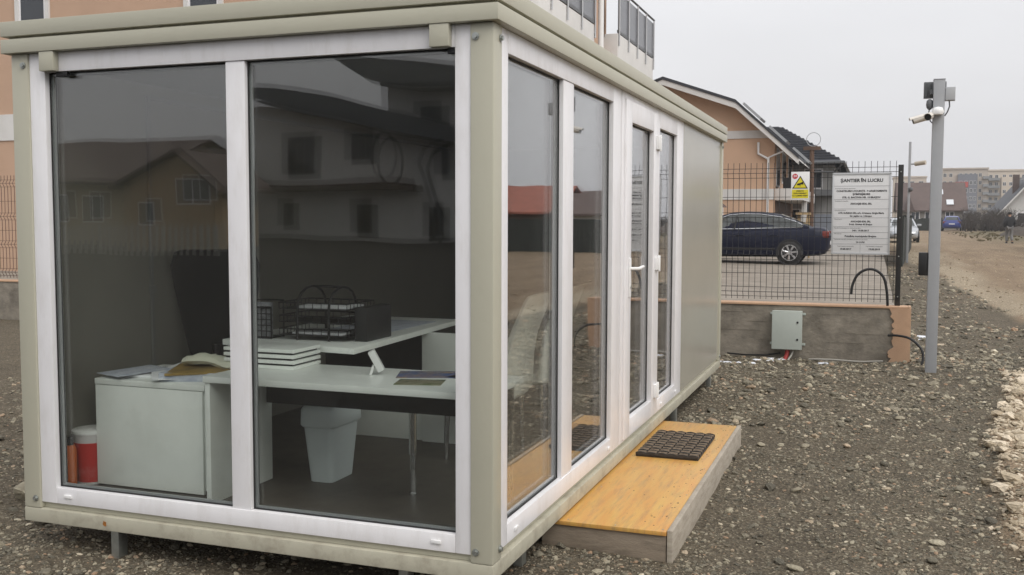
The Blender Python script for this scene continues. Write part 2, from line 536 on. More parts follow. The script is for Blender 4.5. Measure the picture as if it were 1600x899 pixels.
# stones ------------------------------------------------------------
def stone_mat(name, stops, rough=0.85):
    mt = bpy.data.materials.new(name); mt.use_nodes = True
    t = mt.node_tree; b = t.nodes["Principled BSDF"]
    b.inputs["Roughness"].default_value = rough
    b.inputs["Specular IOR Level"].default_value = 0.3
    oi = t.nodes.new("ShaderNodeObjectInfo")
    r = t.nodes.new("ShaderNodeValToRGB"); e = r.color_ramp.elements
    e[0].position, e[0].color = stops[0][0], (*stops[0][1], 1)
    e[1].position, e[1].color = stops[-1][0], (*stops[-1][1], 1)
    for p, c in stops[1:-1]:
        q = e.new(p); q.color = (*c, 1)
    t.links.new(oi.outputs["Random"], r.inputs[0])
    co = t.nodes.new("ShaderNodeTexCoord")
    n = t.nodes.new("ShaderNodeTexNoise"); n.inputs["Scale"].default_value = 2.6; n.inputs["Detail"].default_value = 6
    t.links.new(co.outputs["Object"], n.inputs["Vector"])
    mr = t.nodes.new("ShaderNodeMapRange"); mr.inputs[1].default_value = .3; mr.inputs[2].default_value = .7
    mr.inputs[3].default_value = .72; mr.inputs[4].default_value = 1.25
    t.links.new(n.outputs[0], mr.inputs[0])
    vm = t.nodes.new("ShaderNodeVectorMath"); vm.operation = 'SCALE'
    t.links.new(r.outputs[0], vm.inputs[0]); t.links.new(mr.outputs[0], vm.inputs["Scale"])
    t.links.new(vm.outputs[0], b.inputs["Base Color"])
    bp = t.nodes.new("ShaderNodeBump"); bp.inputs["Strength"].default_value = .4; bp.inputs["Distance"].default_value = .1
    t.links.new(n.outputs[0], bp.inputs["Height"]); t.links.new(bp.outputs[0], b.inputs["Normal"])
    return mt
GREYST = stone_mat('grey_river_stone', [(0, (0.093, 0.084, 0.065)), (0.35, (0.170, 0.153, 0.114)), (0.65, (0.272, 0.241, 0.177)),
                                       (0.86, (0.399, 0.357, 0.263)), (0.94, (0.339, 0.224, 0.143)), (1.0, (0.628, 0.565, 0.429))])
TANST = stone_mat('tan_road_stone', [(0, (0.176, 0.135, 0.088)), (0.5, (0.324, 0.257, 0.176)), (1.0, (0.594, 0.513, 0.392))])
LIMEST = stone_mat('cream_limestone', [(0, (0.345, 0.282, 0.196)), (0.45, (0.494, 0.414, 0.299)), (1.0, (0.667, 0.575, 0.443))])

def stone_mesh(name, mt, sub=1, seed=0, jag=0.22, smooth=True):
    rg = np.random.default_rng(seed)
    bm = bmesh.new()
    bmesh.ops.create_icosphere(bm, subdivisions=sub, radius=1)
    dirs = rg.normal(size=(7, 3)); dirs /= np.linalg.norm(dirs, axis=1)[:, None]
    cut = rg.uniform(0.62, 0.95, 7)
    for v in bm.verts:
        p = np.array(v.co)
        for d, c in zip(dirs, cut):
            k = p @ d
            if k > c: p = p - d * (k - c)
        p = p * (1 + rg.uniform(-jag, jag) * 0.35)
        v.co = Vector(p)
    me = bpy.data.meshes.new(name); bm.to_mesh(me); bm.free()
    me.materials.append(mt)
    if smooth:
        me.shade_smooth(); me.set_sharp_from_angle(angle=R(38))
    return me

def gravel(name, pts, size, mt, label, seed, sub=1, nsrc=6):
    """thousands of loose stones, instanced on points"""
    rg = np.random.default_rng(seed)
    src = bpy.data.collections.new(name + '_sources')
    for k in range(nsrc):
        o = bpy.data.objects.new(name + '_source', stone_mesh(name + '_source', mt, sub, seed * 10 + k, smooth=False))
        src.objects.link(o)
    n = len(pts)
    me = bpy.data.meshes.new(name)
    me.vertices.add(n)
    me.vertices.foreach_set('co', pts.astype(np.float32).ravel())
    sc = size[:, None] * np.stack([rg.uniform(.8, 1.5, n), rg.uniform(.7, 1.1, n), rg.uniform(.35, .75, n)], 1)
    ro = np.stack([rg.normal(0, .22, n), rg.normal(0, .22, n), rg.uniform(0, 6.28, n)], 1)
    a = me.attributes.new('scl', 'FLOAT_VECTOR', 'POINT'); a.data.foreach_set('vector', sc.astype(np.float32).ravel())
    a = me.attributes.new('rot', 'FLOAT_VECTOR', 'POINT'); a.data.foreach_set('vector', ro.astype(np.float32).ravel())
    a = me.attributes.new('idx', 'INT', 'POINT'); a.data.foreach_set('value', rg.integers(0, nsrc, n).astype(np.int32))
    me.materials.append(mt)
    o = link(name, me, kind='stuff', label=label, cat='gravel')
    ng = bpy.data.node_groups.new(name + '_nodes', 'GeometryNodeTree')
    ng.interface.new_socket('Geometry', in_out='INPUT', socket_type='NodeSocketGeometry')
    ng.interface.new_socket('Geometry', in_out='OUTPUT', socket_type='NodeSocketGeometry')
    gi = ng.nodes.new('NodeGroupInput'); go = ng.nodes.new('NodeGroupOutput')
    iop = ng.nodes.new('GeometryNodeInstanceOnPoints')
    ci = ng.nodes.new('GeometryNodeCollectionInfo')
    ci.inputs['Collection'].default_value = src
    ci.inputs['Separate Children'].default_value = True
    ci.inputs['Reset Children'].default_value = True
    def na(nm, dt):
        q = ng.nodes.new('GeometryNodeInputNamedAttribute'); q.data_type = dt; q.inputs[0].default_value = nm
        return q.outputs[0]
    e2r = ng.nodes.new('FunctionNodeEulerToRotation')
    ng.links.new(na('rot', 'FLOAT_VECTOR'), e2r.inputs[0])
    ng.links.new(gi.outputs[0], iop.inputs['Points'])
    ng.links.new(ci.outputs[0], iop.inputs['Instance'])
    iop.inputs['Pick Instance'].default_value = True
    ng.links.new(na('idx', 'INT'), iop.inputs['Instance Index'])
    ng.links.new(e2r.outputs[0], iop.inputs['Rotation'])
    ng.links.new(na('scl', 'FLOAT_VECTOR'), iop.inputs['Scale'])
    ng.links.new(iop.outputs[0], go.inputs[0])
    md = o.modifiers.new('stones', 'NODES'); md.node_group = ng
    return o

def keep_out(x, y):
    """under the cabin floor, inside the step or past the wall: no stones"""
    cab = (x > -2.30) & (x < -0.12) & (y > 0.6) & (y < 6.2)
    step = (x > -0.05) & (x < 0.53) & (y > 0.93) & (y < 3.53)
    wall = (x < 1.83) & (y > 8.36)
    return cab | step | wall

def scatter(n, x0, x1, y0, y1, s0, s1, power, seed, accept=None):
    rg = np.random.default_rng(seed)
    x = rg.uniform(x0, x1, n); y = rg.uniform(y0, y1, n)
    d = np.hypot(x - CAM.x, y - CAM.y)
    ok = ~keep_out(x, y)
    ok &= rg.random(n) < np.clip((3.6 / d) ** power, 0, 1)
    if accept is not None: ok &= rg.random(n) < accept(x, y)
    x, y, d = x[ok], y[ok], d[ok]
    u = rg.random(len(x))
    s = s0 * (s1 / s0) ** (u ** 3.2)
    s = s * np.clip(d / 6.5, 1, 1.9)
    z = ground_z(x, y) + s * 0.12
    return np.stack([x, y, z], 1), s

clump = lambda x, y: np.clip(0.62 + 1.3 * vnoise(x, y, 0.55, 21) + 0.9 * vnoise(x, y, 0.22, 22), 0.2, 1) * (1 - 0.75 * tan_w(x, y)) * smooth01(-1.0, -.2, y)
p1, s1 = scatter(520000, -6.5, 3.2, -0.9, 9.5, 0.0038, 0.018, 1.25, 31, clump)
gravel('gravel', p1, s1, GREYST, 'fine grey brown gravel covering the whole yard around the cabin', 3)
p2, s2 = scatter(17000, -5.5, 3.0, -0.7, 11, 0.010, 0.034, 0.6, 32, lambda x, y: np.clip(0.35 + 1.6 * vnoise(x, y, .8, 23), 0.05, 1) * (1 - .7 * tan_w(x, y)))
gravel('pebbles', p2, s2, GREYST, 'scattered grey and buff pebbles lying among the fine gravel', 4)
p5, s5 = scatter(60000, 1.75, 7.5, 8.0, 30, 0.006, 0.03, 0.5, 35, lambda x, y: np.clip(0.45 + 1.4 * vnoise(x, y, .9, 25), 0.03, 1) * (1 - tan_w(x, y)))
gravel('roadside_gravel', p5, s5, GREYST, 'grey gravel spreading along the near part of the road', 8)
p3, s3 = scatter(70000, 1.75, 16, 8.2, 48, 0.006, 0.024, 0.55, 33, lambda x, y: np.clip(0.35 + 1.4 * vnoise(x, y, 1.1, 24), 0.03, 1) * np.clip(.35*tan_w(x, y) + cream_w(x, y), 0, 1))
gravel('road_gravel', p3, s3, TANST, 'pale tan gravel strewn over the dirt road', 5)
p4, s4 = scatter(16000, 2.0, 4.4, -1, 9.2, 0.012, 0.03, 0.2, 34, lambda x, y: rocks_w(x, y))
gravel('limestone_chips', p4, s4, LIMEST, 'small cream limestone chips between the broken rocks at the right edge', 6)

BIGSRC = [stone_mesh('stone', GREYST, 2, 100 + k, 0.12) for k in range(7)]
LIMSRC = [stone_mesh('limestone_rock', LIMEST, 1, 200 + k, 0.5, smooth=False) for k in range(8)]
def put_stone(name, src, x, y, s, k, flat=0.55, sink=0.15):
    o = bpy.data.objects.new(name, src)
    COL.objects.link(o)
    o.parent = ground
    o.scale = (s * random.uniform(.9, 1.4), s * random.uniform(.7, 1.0), s * flat * random.uniform(.7, 1.2))
    o.rotation_euler = (random.gauss(0, .15), random.gauss(0, .15), random.uniform(0, 6.28))
    o.location = (x, y, gz(x, y) + s * flat * (1 - sink) * .6)
    return o
cnt = 0
while cnt < 120:
    if random.random() < .3:
        x, y = random.uniform(-4.6, -2.42), random.uniform(-0.3, 5)
    elif random.random() < .35:
        x, y = random.uniform(-.1, .9), random.uniform(4.1, 6.4)
    else:
        x, y = random.uniform(0.2, 2.2), random.uniform(0.7, 8.0)
    if bool(keep_out(np.array([x]), np.array([y]))[0]) or (abs(x + .05) < .08 and .9 < y < 6.4): continue
    put_stone('stone', random.choice(BIGSRC), x, y, random.uniform(.022, .045) * (1.3 if x < -2.4 else 1), cnt)
    cnt += 1
for (x, y, s) in [(-3.0, 0.62, .13), (-2.72, .42, .06), (-3.3, .95, .07), (-2.78, .78, .055), (-2.62, .30, .05), (-3.5, 1.6, .10)]:
    put_stone('stone', random.choice(BIGSRC), x, y, s, 0, flat=.6)
cnt = 0
while cnt < 170:
    x, y = random.uniform(2.02, 3.1), random.uniform(0.9, 7.4)
    w = float(rocks_w(np.array([x]), np.array([y]))[0])
    if random.random() > w * (1.0 if x < 2.1 + .1*y + .35 else .25) + .006: continue
    put_stone('limestone_rock', random.choice(LIMSRC), x, y, random.uniform(.026, .078), cnt, flat=.55, sink=.35)
    cnt += 1

# snow left lying here and there
SNOW = mat('snow', (0.70, 0.72, 0.76), 0.7, bump=.3, bscale=40)
def snow_patch(x, y, rx, ry, seed, label):
    rg = random.Random(seed)
    mb = MB()
    for q in range(rg.randint(4, 7)):
        cx = x + rg.uniform(-rx, rx); cy = y + rg.uniform(-ry, ry); rr = rg.uniform(.25, .6) * min(rx, ry) + .02
        n = 11; z0 = gz(cx, cy)
        ring = [(cx + rr * rg.uniform(.35, 1.9) * math.cos(2*math.pi*k/n), cy + rr * rg.uniform(.3, 1.6) * math.sin(2*math.pi*k/n)) for k in range(n)]
        vs = [(a, b2, z0 - .012) for a, b2 in ring] + [(cx + (a-cx)*.6, cy + (b2-cy)*.6, z0 + .004 + rg.uniform(0, .008)) for a, b2 in ring] + [(cx, cy, z0 + .010)]
        fs = [(k, (k+1) % n, n+(k+1) % n, n+k) for k in range(n)] + [(n+k, n+(k+1) % n, 2*n) for k in range(n)]
        mb.add(vs, fs)
    return mb.build('snow_patch', SNOW, smooth=80, label=label, cat='snow', kind='stuff')
snow_patch(-.05, 7.85, .22, .1, 1, 'thin strip of old snow below the wall beside the cabin')
snow_patch(.30, 8.2, .16, .08, 2, 'bits of snow under the grey electrical box')
snow_patch(.92, 8.2, .12, .07, 3, 'small snow remnant by the middle of the concrete wall')
snow_patch(2.12, 11.0, .12, .28, 4, 'patch of snow behind the camera pole')
snow_patch(-10.6, 7.8, .35, .15, 5, 'snow lying along the low wall at far left')
snow_patch(-8.6, 6.2, .12, .1, 6, 'snow scraps on the mud left of the cabin')
snow_patch(8.0, 56, .35, .6, 7, 'pale snow remnant by the verge near the walking person')

# ------------------------------------------------------------------ the site office cabin
W, L = 2.435, 6.363
OV = 0.03
cab = thing('site_office_cabin', 'beige steel site office cabin with white framed full height glazing on two sides', 'cabin', (-W/2, L/2, 0))
BASEM = mat('muddied_beige_steel', (0.45, 0.43, 0.34), 0.5, var=0.06, vscale=5, dirt=(0.24, 0.205, 0.155), dscale=9, damt=0.65, bump=.06, bscale=60)
B('base_frame', BASEM, cab, (-W, 0, 0, 0, L, 0.068), bevel=0.006)
B('sill', BEIGE, cab, (-W + .03, .028, 0.0685, -.03, L - .03, 0.0985), bevel=0.004)
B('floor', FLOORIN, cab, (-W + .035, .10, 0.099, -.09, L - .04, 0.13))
rf = B('roof', BEIGE, cab, (-W - OV, -OV, 2.232, OV, L + OV, 2.297), bevel=0.004)
B('roof_groove', BEIGE, rf, (-W - OV + .028, -OV + .028, 2.2975, OV - .028, L + OV - .028, 2.309))
B('roof_cap', BEIGE, rf, (-W - OV, -OV, 2.3095, OV, L + OV, 2.379), bevel=0.004)
for (px, py, sx, sy) in ((0, 0, -1, 1), (-W, 0, 1, 1), (0, L, -1, -1), (-W, L, 1, -1)):
    po = B('corner_post', BEIGE, cab, (px, py, 0.0685, px + sx * .10, py + sy * .10, 2.2315), bevel=0.010)
    for zz in (.117, 2.178):
        f = -1 if sy > 0 else 1
        sets = [(Vector((px + sx * .075, py + f * .001, zz)), Vector((0, f, 0)))]
        if sx < 0: sets.append((Vector((px + .001, py + sy * .075, zz)), Vector((1, 0, 0))))
        for c, d in sets:
            prof = [c, c + d*.004, c + d*.0041, c + d*.012]
            MB().tube(prof, [.015, .015, .0095, .0095], 12).build('bolt', ZINC, po, smooth=40)
RUST = mat('rust', (0.28, 0.11, 0.02), .9, var=.3, vscale=60)
n = 11
ring_ = [(-1.95 + .011*random.uniform(.6, 1.3)*math.cos(2*math.pi*k/n), .034 + .014*random.uniform(.6, 1.3)*math.sin(2*math.pi*k/n)) for k in range(n)]
MB().prism(ring_, 'y', -.0012, .001).build('rust_spot', RUST, cab)
# walls that are not glass
B('wall_panel', BEIGE_PANEL, cab, (-.07, 4.204, .0985, -.014, L - .1005, 2.2315))
B('wall_panel', BEIGE_PANEL, cab, (-W + .012, .1005, .0985, -W + .04, L - .1005, 2.2315))
B('wall_panel', BEIGE_PANEL, cab, (-W + .1005, L - .055, .0985, -.1005, L - .012, 2.2315))
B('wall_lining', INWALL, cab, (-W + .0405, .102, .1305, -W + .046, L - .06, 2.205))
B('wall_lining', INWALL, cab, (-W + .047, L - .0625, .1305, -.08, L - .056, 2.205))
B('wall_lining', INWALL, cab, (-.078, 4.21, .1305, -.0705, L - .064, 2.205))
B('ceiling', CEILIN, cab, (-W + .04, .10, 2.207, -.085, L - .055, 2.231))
# feet under the base beam
for (x, y) in ((-1.93, .06), (-.45, .12), (-1.2, .5), (-.06, 4.2), (-.06, 6.0), (-W + .08, 3.2), (-W + .08, 6.0), (-.10, .6)):
    g = gz(x, y) - .02
    B('foot', ZINC, cab, (x - .022, y - .02, g, x + .022, y + .04, -.001), bevel=.003)
# cable duct on the inside of the left wall
mb = MB()
mb.box(-W + .0465, .868, .14, -W + .062, .890, 2.14); 
mb.box(-W + .0465, .890, 2.118, -W + .062, 5.8, 2.14)
mb.box(-W + .0465, .860, 1.05, -W + .072, .898, 1.09)
mb.build('cable_duct', LDUCT, cab, bevel=.003)

def pane_pair(axis, pl, a0, a1, z0, z1, tilt, tag_parent):
    """double glazing: outer sheet, spacer bar, inner sheet. axis 'y' = front wall, 'x' = side wall"""
    e = .006
    for k, off in enumerate((0.0, .020)):
        mb = MB()
        if axis == 'y':
            c = Vector(((a0+a1)/2, pl + off, (z0+z1)/2))
            M = Matrix.Translation(c) @ Euler((tilt[0]*k, 0, tilt[1]*k)).to_matrix().to_4x4()
            mb.box(-(a1-a0)/2 - e, 0, -(z1-z0)/2 - e, (a1-a0)/2 + e, .004, (z1-z0)/2 + e, M)
        else:
            c = Vector((pl - off, (a0+a1)/2, (z0+z1)/2))
            M = Matrix.Translation(c) @ Euler((0, tilt[0]*k, tilt[1]*k)).to_matrix().to_4x4()
            mb.box(-.004, -(a1-a0)/2 - e, -(z1-z0)/2 - e, 0, (a1-a0)/2 + e, (z1-z0)/2 + e, M)
        mb.build('pane', GLASS, tag_parent)
    def ring(w, d0, d1, name, mt):
        mb = MB()
        for (u0, u1, v0, v1) in ((a0, a0 + w, z0, z1), (a1 - w, a1, z0, z1), (a0 + w, a1 - w, z0, z0 + w), (a0 + w, a1 - w, z1 - w, z1)):
            if axis == 'y': mb.box(u0, pl + d0, v0, u1, pl + d1, v1)
            else: mb.box(pl - d1, u0, v0, pl - d0, u1, v1)
        mb.build(name, mt, tag_parent)
    ring(.006, -.006, -.0012, 'gasket', GASKET)
    ring(.014, .0062, .0172, 'spacer', SPACER)
    ring(.005, .0265, .034, 'gasket', GASKET)

FY0, FY1 = .010, .085      # depth of the front frame
def frame_y(name, x0, x1, z0, z1, parent, d0=FY0, d1=FY1, bev=.004):
    return B(name, PVC, parent, (x0, d0, z0, x1, d1, z1), bevel=bev)
wf = frame_y('window_frame', -W + .1005, -W + .192, .099, 2.231, cab)
frame_y('stile', -.168, -.1005, .099, 2.231, wf)
frame_y('bottom_rail', -W + .1925, -.1685, .099, .176, wf)
frame_y('top_rail', -W + .1925, -.1685, 2.142, 2.231, wf)
frame_y('mullion', -1.250, -1.152, .1765, 2.1415, wf, FY0 + .006)
for x in (-2.172, -.253):
    MB().box(x - .022, .002, .131, x + .022, .0098, .146).build('drain_cap', PVC_W, wf, bevel=.002)
pane_pair('y', .042, -W + .193, -1.2505, .177, 2.1415, (R(.16), R(-.20)), cab)
pane_pair('y', .042, -1.1515, -.1685, .177, 2.1415, (R(.18), R(.22)), cab)
# shutter guide boxes under the roof edge
for x in (-2.20, -.222):
    k = B('shutter_bracket', BEIGE, cab, (x - .042, -.026, 2.142, x + .042, .0095, 2.2315), bevel=.004)
    B('shutter_stop', BLACKP, k, (x + .02, .0125, 2.118, x + .085, .034, 2.1405), bevel=.003)

SX0, SX1 = -.085, -.010    # depth of the side frame
def frame_x(name, y0, y1, z0, z1, parent, d0=SX0, d1=SX1, bev=.004):
    return B(name, PVC, parent, (d0, y0, z0, d1, y1, z1), bevel=bev)
sf = frame_x('window_frame', .1005, .195, .099, 2.231, cab)
frame_x('stile', 1.955, 2.148, .099, 2.231, sf)
frame_x('bottom_rail', .1955, 1.9545, .099, .184, sf)
frame_x('top_rail', .1955, 1.9545, 2.138, 2.231, sf)
frame_x('mullion', .985, 1.165, .1845, 2.1375, sf, SX0, SX1 - .005)
for y in (.30, 1.90):
    MB().box(-.0098, y - .022, .131, -.002, y + .022, .146).build('drain_cap', PVC_W, sf, bevel=.002)
pane_pair('x', -.042, .1955, .9845, .185, 2.1375, (R(.05), R(.04)), cab)
pane_pair('x', -.042, 1.1655, 1.9545, .185, 2.1375, (R(.05), R(-.04)), cab)
# door unit
df = frame_x('door_frame', 2.165, 2.235, .099, 2.231, cab)
frame_x('top_rail', 2.2355, 3.165, 2.19, 2.231, df)
frame_x('bottom_rail', 2.2355, 3.165, .099, .112, df)
frame_x('stile', 3.1655, 3.288, .099, 2.231, df)
frame_x('stile', 3.945, 4.200, .099, 2.231, df)
frame_x('top_rail', 3.2885, 3.9445, 2.104, 2.231, df)
frame_x('bottom_rail', 3.2885, 3.9445, .099, .19, df)
for y in (3.42, 3.98):
    MB().box(-.0098, y - .022, .131, -.002, y + .022, .146).build('drain_cap', PVC_W, df, bevel=.002)
pane_pair('x', -.042, 3.289, 3.944, .1905, 2.1035, (R(-.04), R(.05)), cab)
dr = frame_x('door', 2.240, 2.385, .115, 2.187, cab, SX0 + .004, SX1 + .012)
frame_x('door_stile', 3.030, 3.160, .115, 2.187, dr, SX0 + .004, SX1 + .012)
frame_x('bottom_rail', 2.3855, 3.0295, .115, .222, dr, SX0 + .004, SX1 + .012)
frame_x('top_rail', 2.3855, 3.0295, 2.060, 2.187, dr, SX0 + .004, SX1 + .012)
pane_pair('x', -.036, 2.3855, 3.0295, .2225, 2.0595, (R(.03), R(.03)), dr)
h = MB().box(.0025, 2.318, .99, .012, 2.352, 1.23).build('handle_plate', PVC_W, dr, bevel=.003)
mb = MB(); mb.tube([(.012, 2.335, 1.165), (.055, 2.335, 1.165), (.060, 2.350, 1.166), (.058, 2.475, 1.172)], .010, 10)
mb.build('handle', PVC_W, h, smooth=60)
mb = MB(); mb.tube([(.011, 2.335, 1.05), (.016, 2.335, 1.05)], .010, 12); mb.build('lock_cylinder', ZINC, h, smooth=40)
for zz in (.28, 1.165, 1.99):
    mb = MB()
    mb.box(.0025, 3.10, zz - .045, .022, 3.158, zz + .045)
    mb.box(-.0095, 3.172, zz - .05, .014, 3.232, zz + .03)
    mb.tube([(.016, 3.166, zz - .055), (.016, 3.166, zz + .055)], .012, 10)
    mb.build('hinge', PVC_W, dr, bevel=.002)

# ------------------------------------------------------------------ inside the cabin
FZ = .1305
t = thing('cabinet', 'low white laminate cabinet standing against the front glass, papers on top', 'cabinet', (-1.9, .5, FZ))
B('body', DESKW, t, (-2.215, .268, .155, -1.575, .76, .642), bevel=.002)
B('top', DESKW, t, (-2.220, .250, .6425, -1.568, .765, .671), bevel=.002)
B('door_panel', DESKW, t, (-2.216, .250, .140, -1.580, .2675, .6395), bevel=.002)
for (x, y) in ((-2.15, .32), (-1.63, .32), (-2.15, .7), (-1.63, .7)):
    B('foot', BLACKP, t, (x - .02, y - .02, FZ, x + .02, y + .02, .1548))
BLUEINK = mat('printed_sheet', (0.62, 0.65, 0.70), .6, col2=(0.30, 0.33, 0.42), vscale=18)
DARKINK = mat('dark_print', (0.04, 0.04, 0.045), .5, col2=(0.35, 0.36, 0.36), vscale=22)
CREAM = mat('cream_paper', (0.62, 0.62, 0.50), .7, var=.08, vscale=12)
def sheet(name, cx, cy, z, w, d, rot, th, mt, parent=None, tiltx=0.0, **kw):
    M = Matrix.Translation((cx, cy, z)) @ Euler((tiltx, 0, rot)).to_matrix().to_4x4()
    return MB().box(-w/2, -d/2, 0, w/2, d/2, th, M).build(name, mt, parent, bevel=min(.0008, th*.3), **kw)
sheet('paper_stack', -1.98, .48, .672, .36, .27, .25, .012, PAPER, label='stack of white printed sheets lying at the left end of the low cabinet', cat='papers')
sheet('magazine', -2.0, .52, .6845, .21, .297, -.9, .004, DARKINK, label='dark glossy magazine on the paper stack of the low cabinet', cat='magazine')
for k, (x, y, rz, w_, d_, mt_, lb) in enumerate(((-1.86, .40, .7, .21, .297, PAPER, 'loose white sheet hanging toward the front edge of the low cabinet'), (-2.10, .40, -.35, .21, .297, BLUEINK, 'bluish printed sheet on the left corner of the low cabinet'), (-1.88, .60, .15, .297, .21, PAPER, 'white sheet half under the crumpled bag'))):
    sheet('paper_sheet', x, y, .689 + .003*k, w_, d_, rz, .0015, mt_, tiltx=.03, label=lb, cat='paper')
sheet('folder', -1.735, .43, .672,   .24, .31, -1.25, .042, BLUEINK, label='blue grey folder full of sheets on the right end of the low cabinet', cat='folder')
mb = MB()
M = Matrix.Translation((-1.70, .45, .7145)) @ Euler((.04, .06, -1.2)).to_matrix().to_4x4()
mb.box(-.13, -.17, 0, .13, .17, .012, M)
mb.build('binder', mat('amber_binder', (0.03, 0.027, 0.024), .5, col2=(0.42, 0.27, 0.06), vscale=5), bevel=.002,
         label='black and amber binder on top of the blue grey folder', cat='binder')
rg0 = random.Random(3)
mb = MB()
rings = []
for i in range(9):
    a = i / 8
    x = -1.84 + .30 * a
    rings.append([(x, .50 + (.07 + .02 * math.sin(i)) * math.cos(2*math.pi*k/10), .747 + .012 * math.sin(a*5) + (.022 + rg0.uniform(-.008, .012)) * math.sin(2*math.pi*k/10)) for k in range(10)])
mb.loft(rings)
mb.build('crumpled_bag', CREAM, smooth=30, label='crumpled cream paper bag lying on the binder', cat='bag')

# low front desk
t = thing('desk', 'low white desk running along the front window', 'desk', (-.95, .4, FZ))
B('desktop', DESKW, t, (-1.500, .150, .706, -.105, .680, .735), bevel=.002)
B('side_panel', DESKW, t, (-1.495, .160, FZ, -1.468, .665, .7055), bevel=.002)
B('modesty_panel', BLACKP, t, (-1.465, .612, .535, -.14, .630, .7055))
for x in (-.66, -.16):
    mb = MB(); mb.tube([(x, .64, FZ + .012), (x, .64, .33)], .014, 12); mb.tube([(x, .64, .33), (x, .64, .7055)], .019, 12)
    mb.tube([(x, .64, FZ), (x, .64, FZ + .012)], .018, 12)
    mb.build('leg', CHROME, t, smooth=40)
# white stack of letter trays
t = thing('letter_tray', 'white stack of four letter trays on the low desk behind the mullion', 'letter tray', (-1.36, .5, .7355))
for k in range(4):
    z = .7355 + k * .027
    mb = MB(); mb.box(-1.60, .45, z, -1.20, .70, z + .017)
    mb.build('tray', DESKW, t, bevel=.002)
    if k < 3: B('gap_shade', BLACKP, t, (-1.59, .46, z + .0172, -1.215, .69, z + .0268))  # black block stands in for the shade between stacked trays
# phone stand and brochures
t = thing('phone_stand', 'small white slanted phone stand on the low desk', 'phone stand', (-.77, .48, .7355))
mb = MB()
M = Matrix.Translation((-.77, .48, .7355)) @ Euler((0, 0, R(25))).to_matrix().to_4x4()
mb.box(-.016, -.030, 0, .016, .030, .105, M @ Euler((0, R(-28), 0)).to_matrix().to_4x4() @ Matrix.Translation((.03, 0, .006)))
mb.build('rest', PVC_W, t, bevel=.004)
for s in (-1, 1):
    mb = MB(); mb.box(-.006, -.006, 0, .006, .006, .045, M @ Matrix.Translation((-.028, s*.02, 0)) @ Euler((0, R(18), 0)).to_matrix().to_4x4())
    mb.build('leg', PVC_W, t, bevel=.002)
BROCH = mat('blue_photo_brochure', (0.05, 0.13, 0.36), .25, col2=(0.34, 0.24, 0.15), vscale=14)
BROCH2 = mat('green_photo_brochure', (0.10, 0.15, 0.05), .25, col2=(0.42, 0.36, 0.28), vscale=16)
sheet('brochure', -.54, .555, .7355, .28, .20, .35, .003, BROCH, label='blue landscape photo brochure lying beside the phone stand', cat='brochure')
sheet('brochure', -.48, .34, .7355, .21, .15, .25, .003, BROCH2, label='small greenish photo brochure at the front edge of the low desk', cat='brochure')
sheet('brochure', -.31, .56, .7355, .21, .15, -.2, .003, BROCH, label='blue brochure partly hidden by the right window frame', cat='brochure')

# second desk along the left wall, a little higher
t = thing('desk', 'higher white desk behind, reaching out from the left wall', 'desk', (-1.7, 1.5, FZ))
mb = MB()
mb.prism([(-1.86, .80), (-1.01, .70), (-1.09, 2.25), (-1.90, 2.25)], 'z', .790, .820)
mb.build('desktop', DESKW, t, bevel=.002)
B('side_panel', DESKW, t, (-1.115, 1.72, FZ, -.86, 1.745, .7895), bevel=.002)
B('modesty_panel', DESKW, t, (-1.60, 1.7465, FZ, -.862, 1.765, .305), bevel=.002)
B('modesty_panel', BLACKP, t, (-1.80, 1.766, FZ, -1.12, 1.78, .78))
B('leg', BLACKM, t, (-1.84, .95, FZ, -1.79, 1.0, .7895), bevel=.003)
sheet('plan_sheet', -1.38, 1.75, .8205, .42, .6, .0, .002, BLUEINK, label='large printed plan spread on the higher desk', cat='paper')
# black wire magazine rack and letter trays
def wire_tray(z, x0, x1, y0, y1, parent, hgt=.035):
    mb = MB()
    mb.box(x0, y0, z, x1, y1, z + .004)
    for (a, b2) in (((x0, y0), (x1, y0)), ((x0, y1), (x1, y1)), ((x0, y0), (x0, y1)), ((x1, y0), (x1, y1))):
        mb.tube([(a[0], a[1], z + hgt), (b2[0], b2[1], z + hgt)], .004, 6)
        nn = 8
        for i in range(nn + 1):
            f = i / nn
            p = (a[0] + (b2[0]-a[0])*f, a[1] + (b2[1]-a[1])*f)
            mb.tube([(p[0], p[1], z), (p[0], p[1], z + hgt)], .002, 4)
    return mb.build('tray', BLACKM, parent)
t = thing('letter_tray', 'black wire letter tray with curved carrying frame on the higher desk', 'letter tray', (-1.3, 1.05, .82))
for z in (.845, .915, .985):
    wire_tray(z, -1.57, -1.16, .90, 1.20, t)
for x in (-1.46, -1.27):
    mb = MB()
    pts = [(x, .90, .822), (x, .905, 1.0)] + [(x, 1.05 - .145*math.cos(math.pi*k/8), 1.0 + .10*math.sin(math.pi*k/8)) for k in range(1, 8)] + [(x, 1.195, 1.0), (x, 1.2, .822)]
    mb.tube(pts, .007, 8); mb.build('carrying_frame', BLACKM, t, smooth=60)
mb = MB(); mb.tube([(-1.46, 1.05, 1.10), (-1.27, 1.05, 1.10)], .007, 8); mb.build('handle', BLACKM, t, smooth=60)
for k, z in enumerate((.850, .990)):
    sheet('papers', -1.36 + .02*k, 1.04, z, .30, .22, .06*k, .010, PAPER, label='white papers in the %s level of the black wire letter tray' % ('bottom', 'top')[k], cat='papers')
B('box_file', BLACKP, None, (-1.150, .96, .8205, -1.075, 1.24, 1.0), bevel=.003, label='black box file standing beside the black wire letter tray', cat='box file')
t = thing('magazine_rack', 'black wire magazine rack with folded newspaper next to the mullion', 'magazine rack', (-1.75, 1.0, .82))
mb = MB()
for i in range(9):
    x = -1.87 + .25*i/8
    mb.tube([(x, .90, .822), (x, .90, .985)], .003, 5)
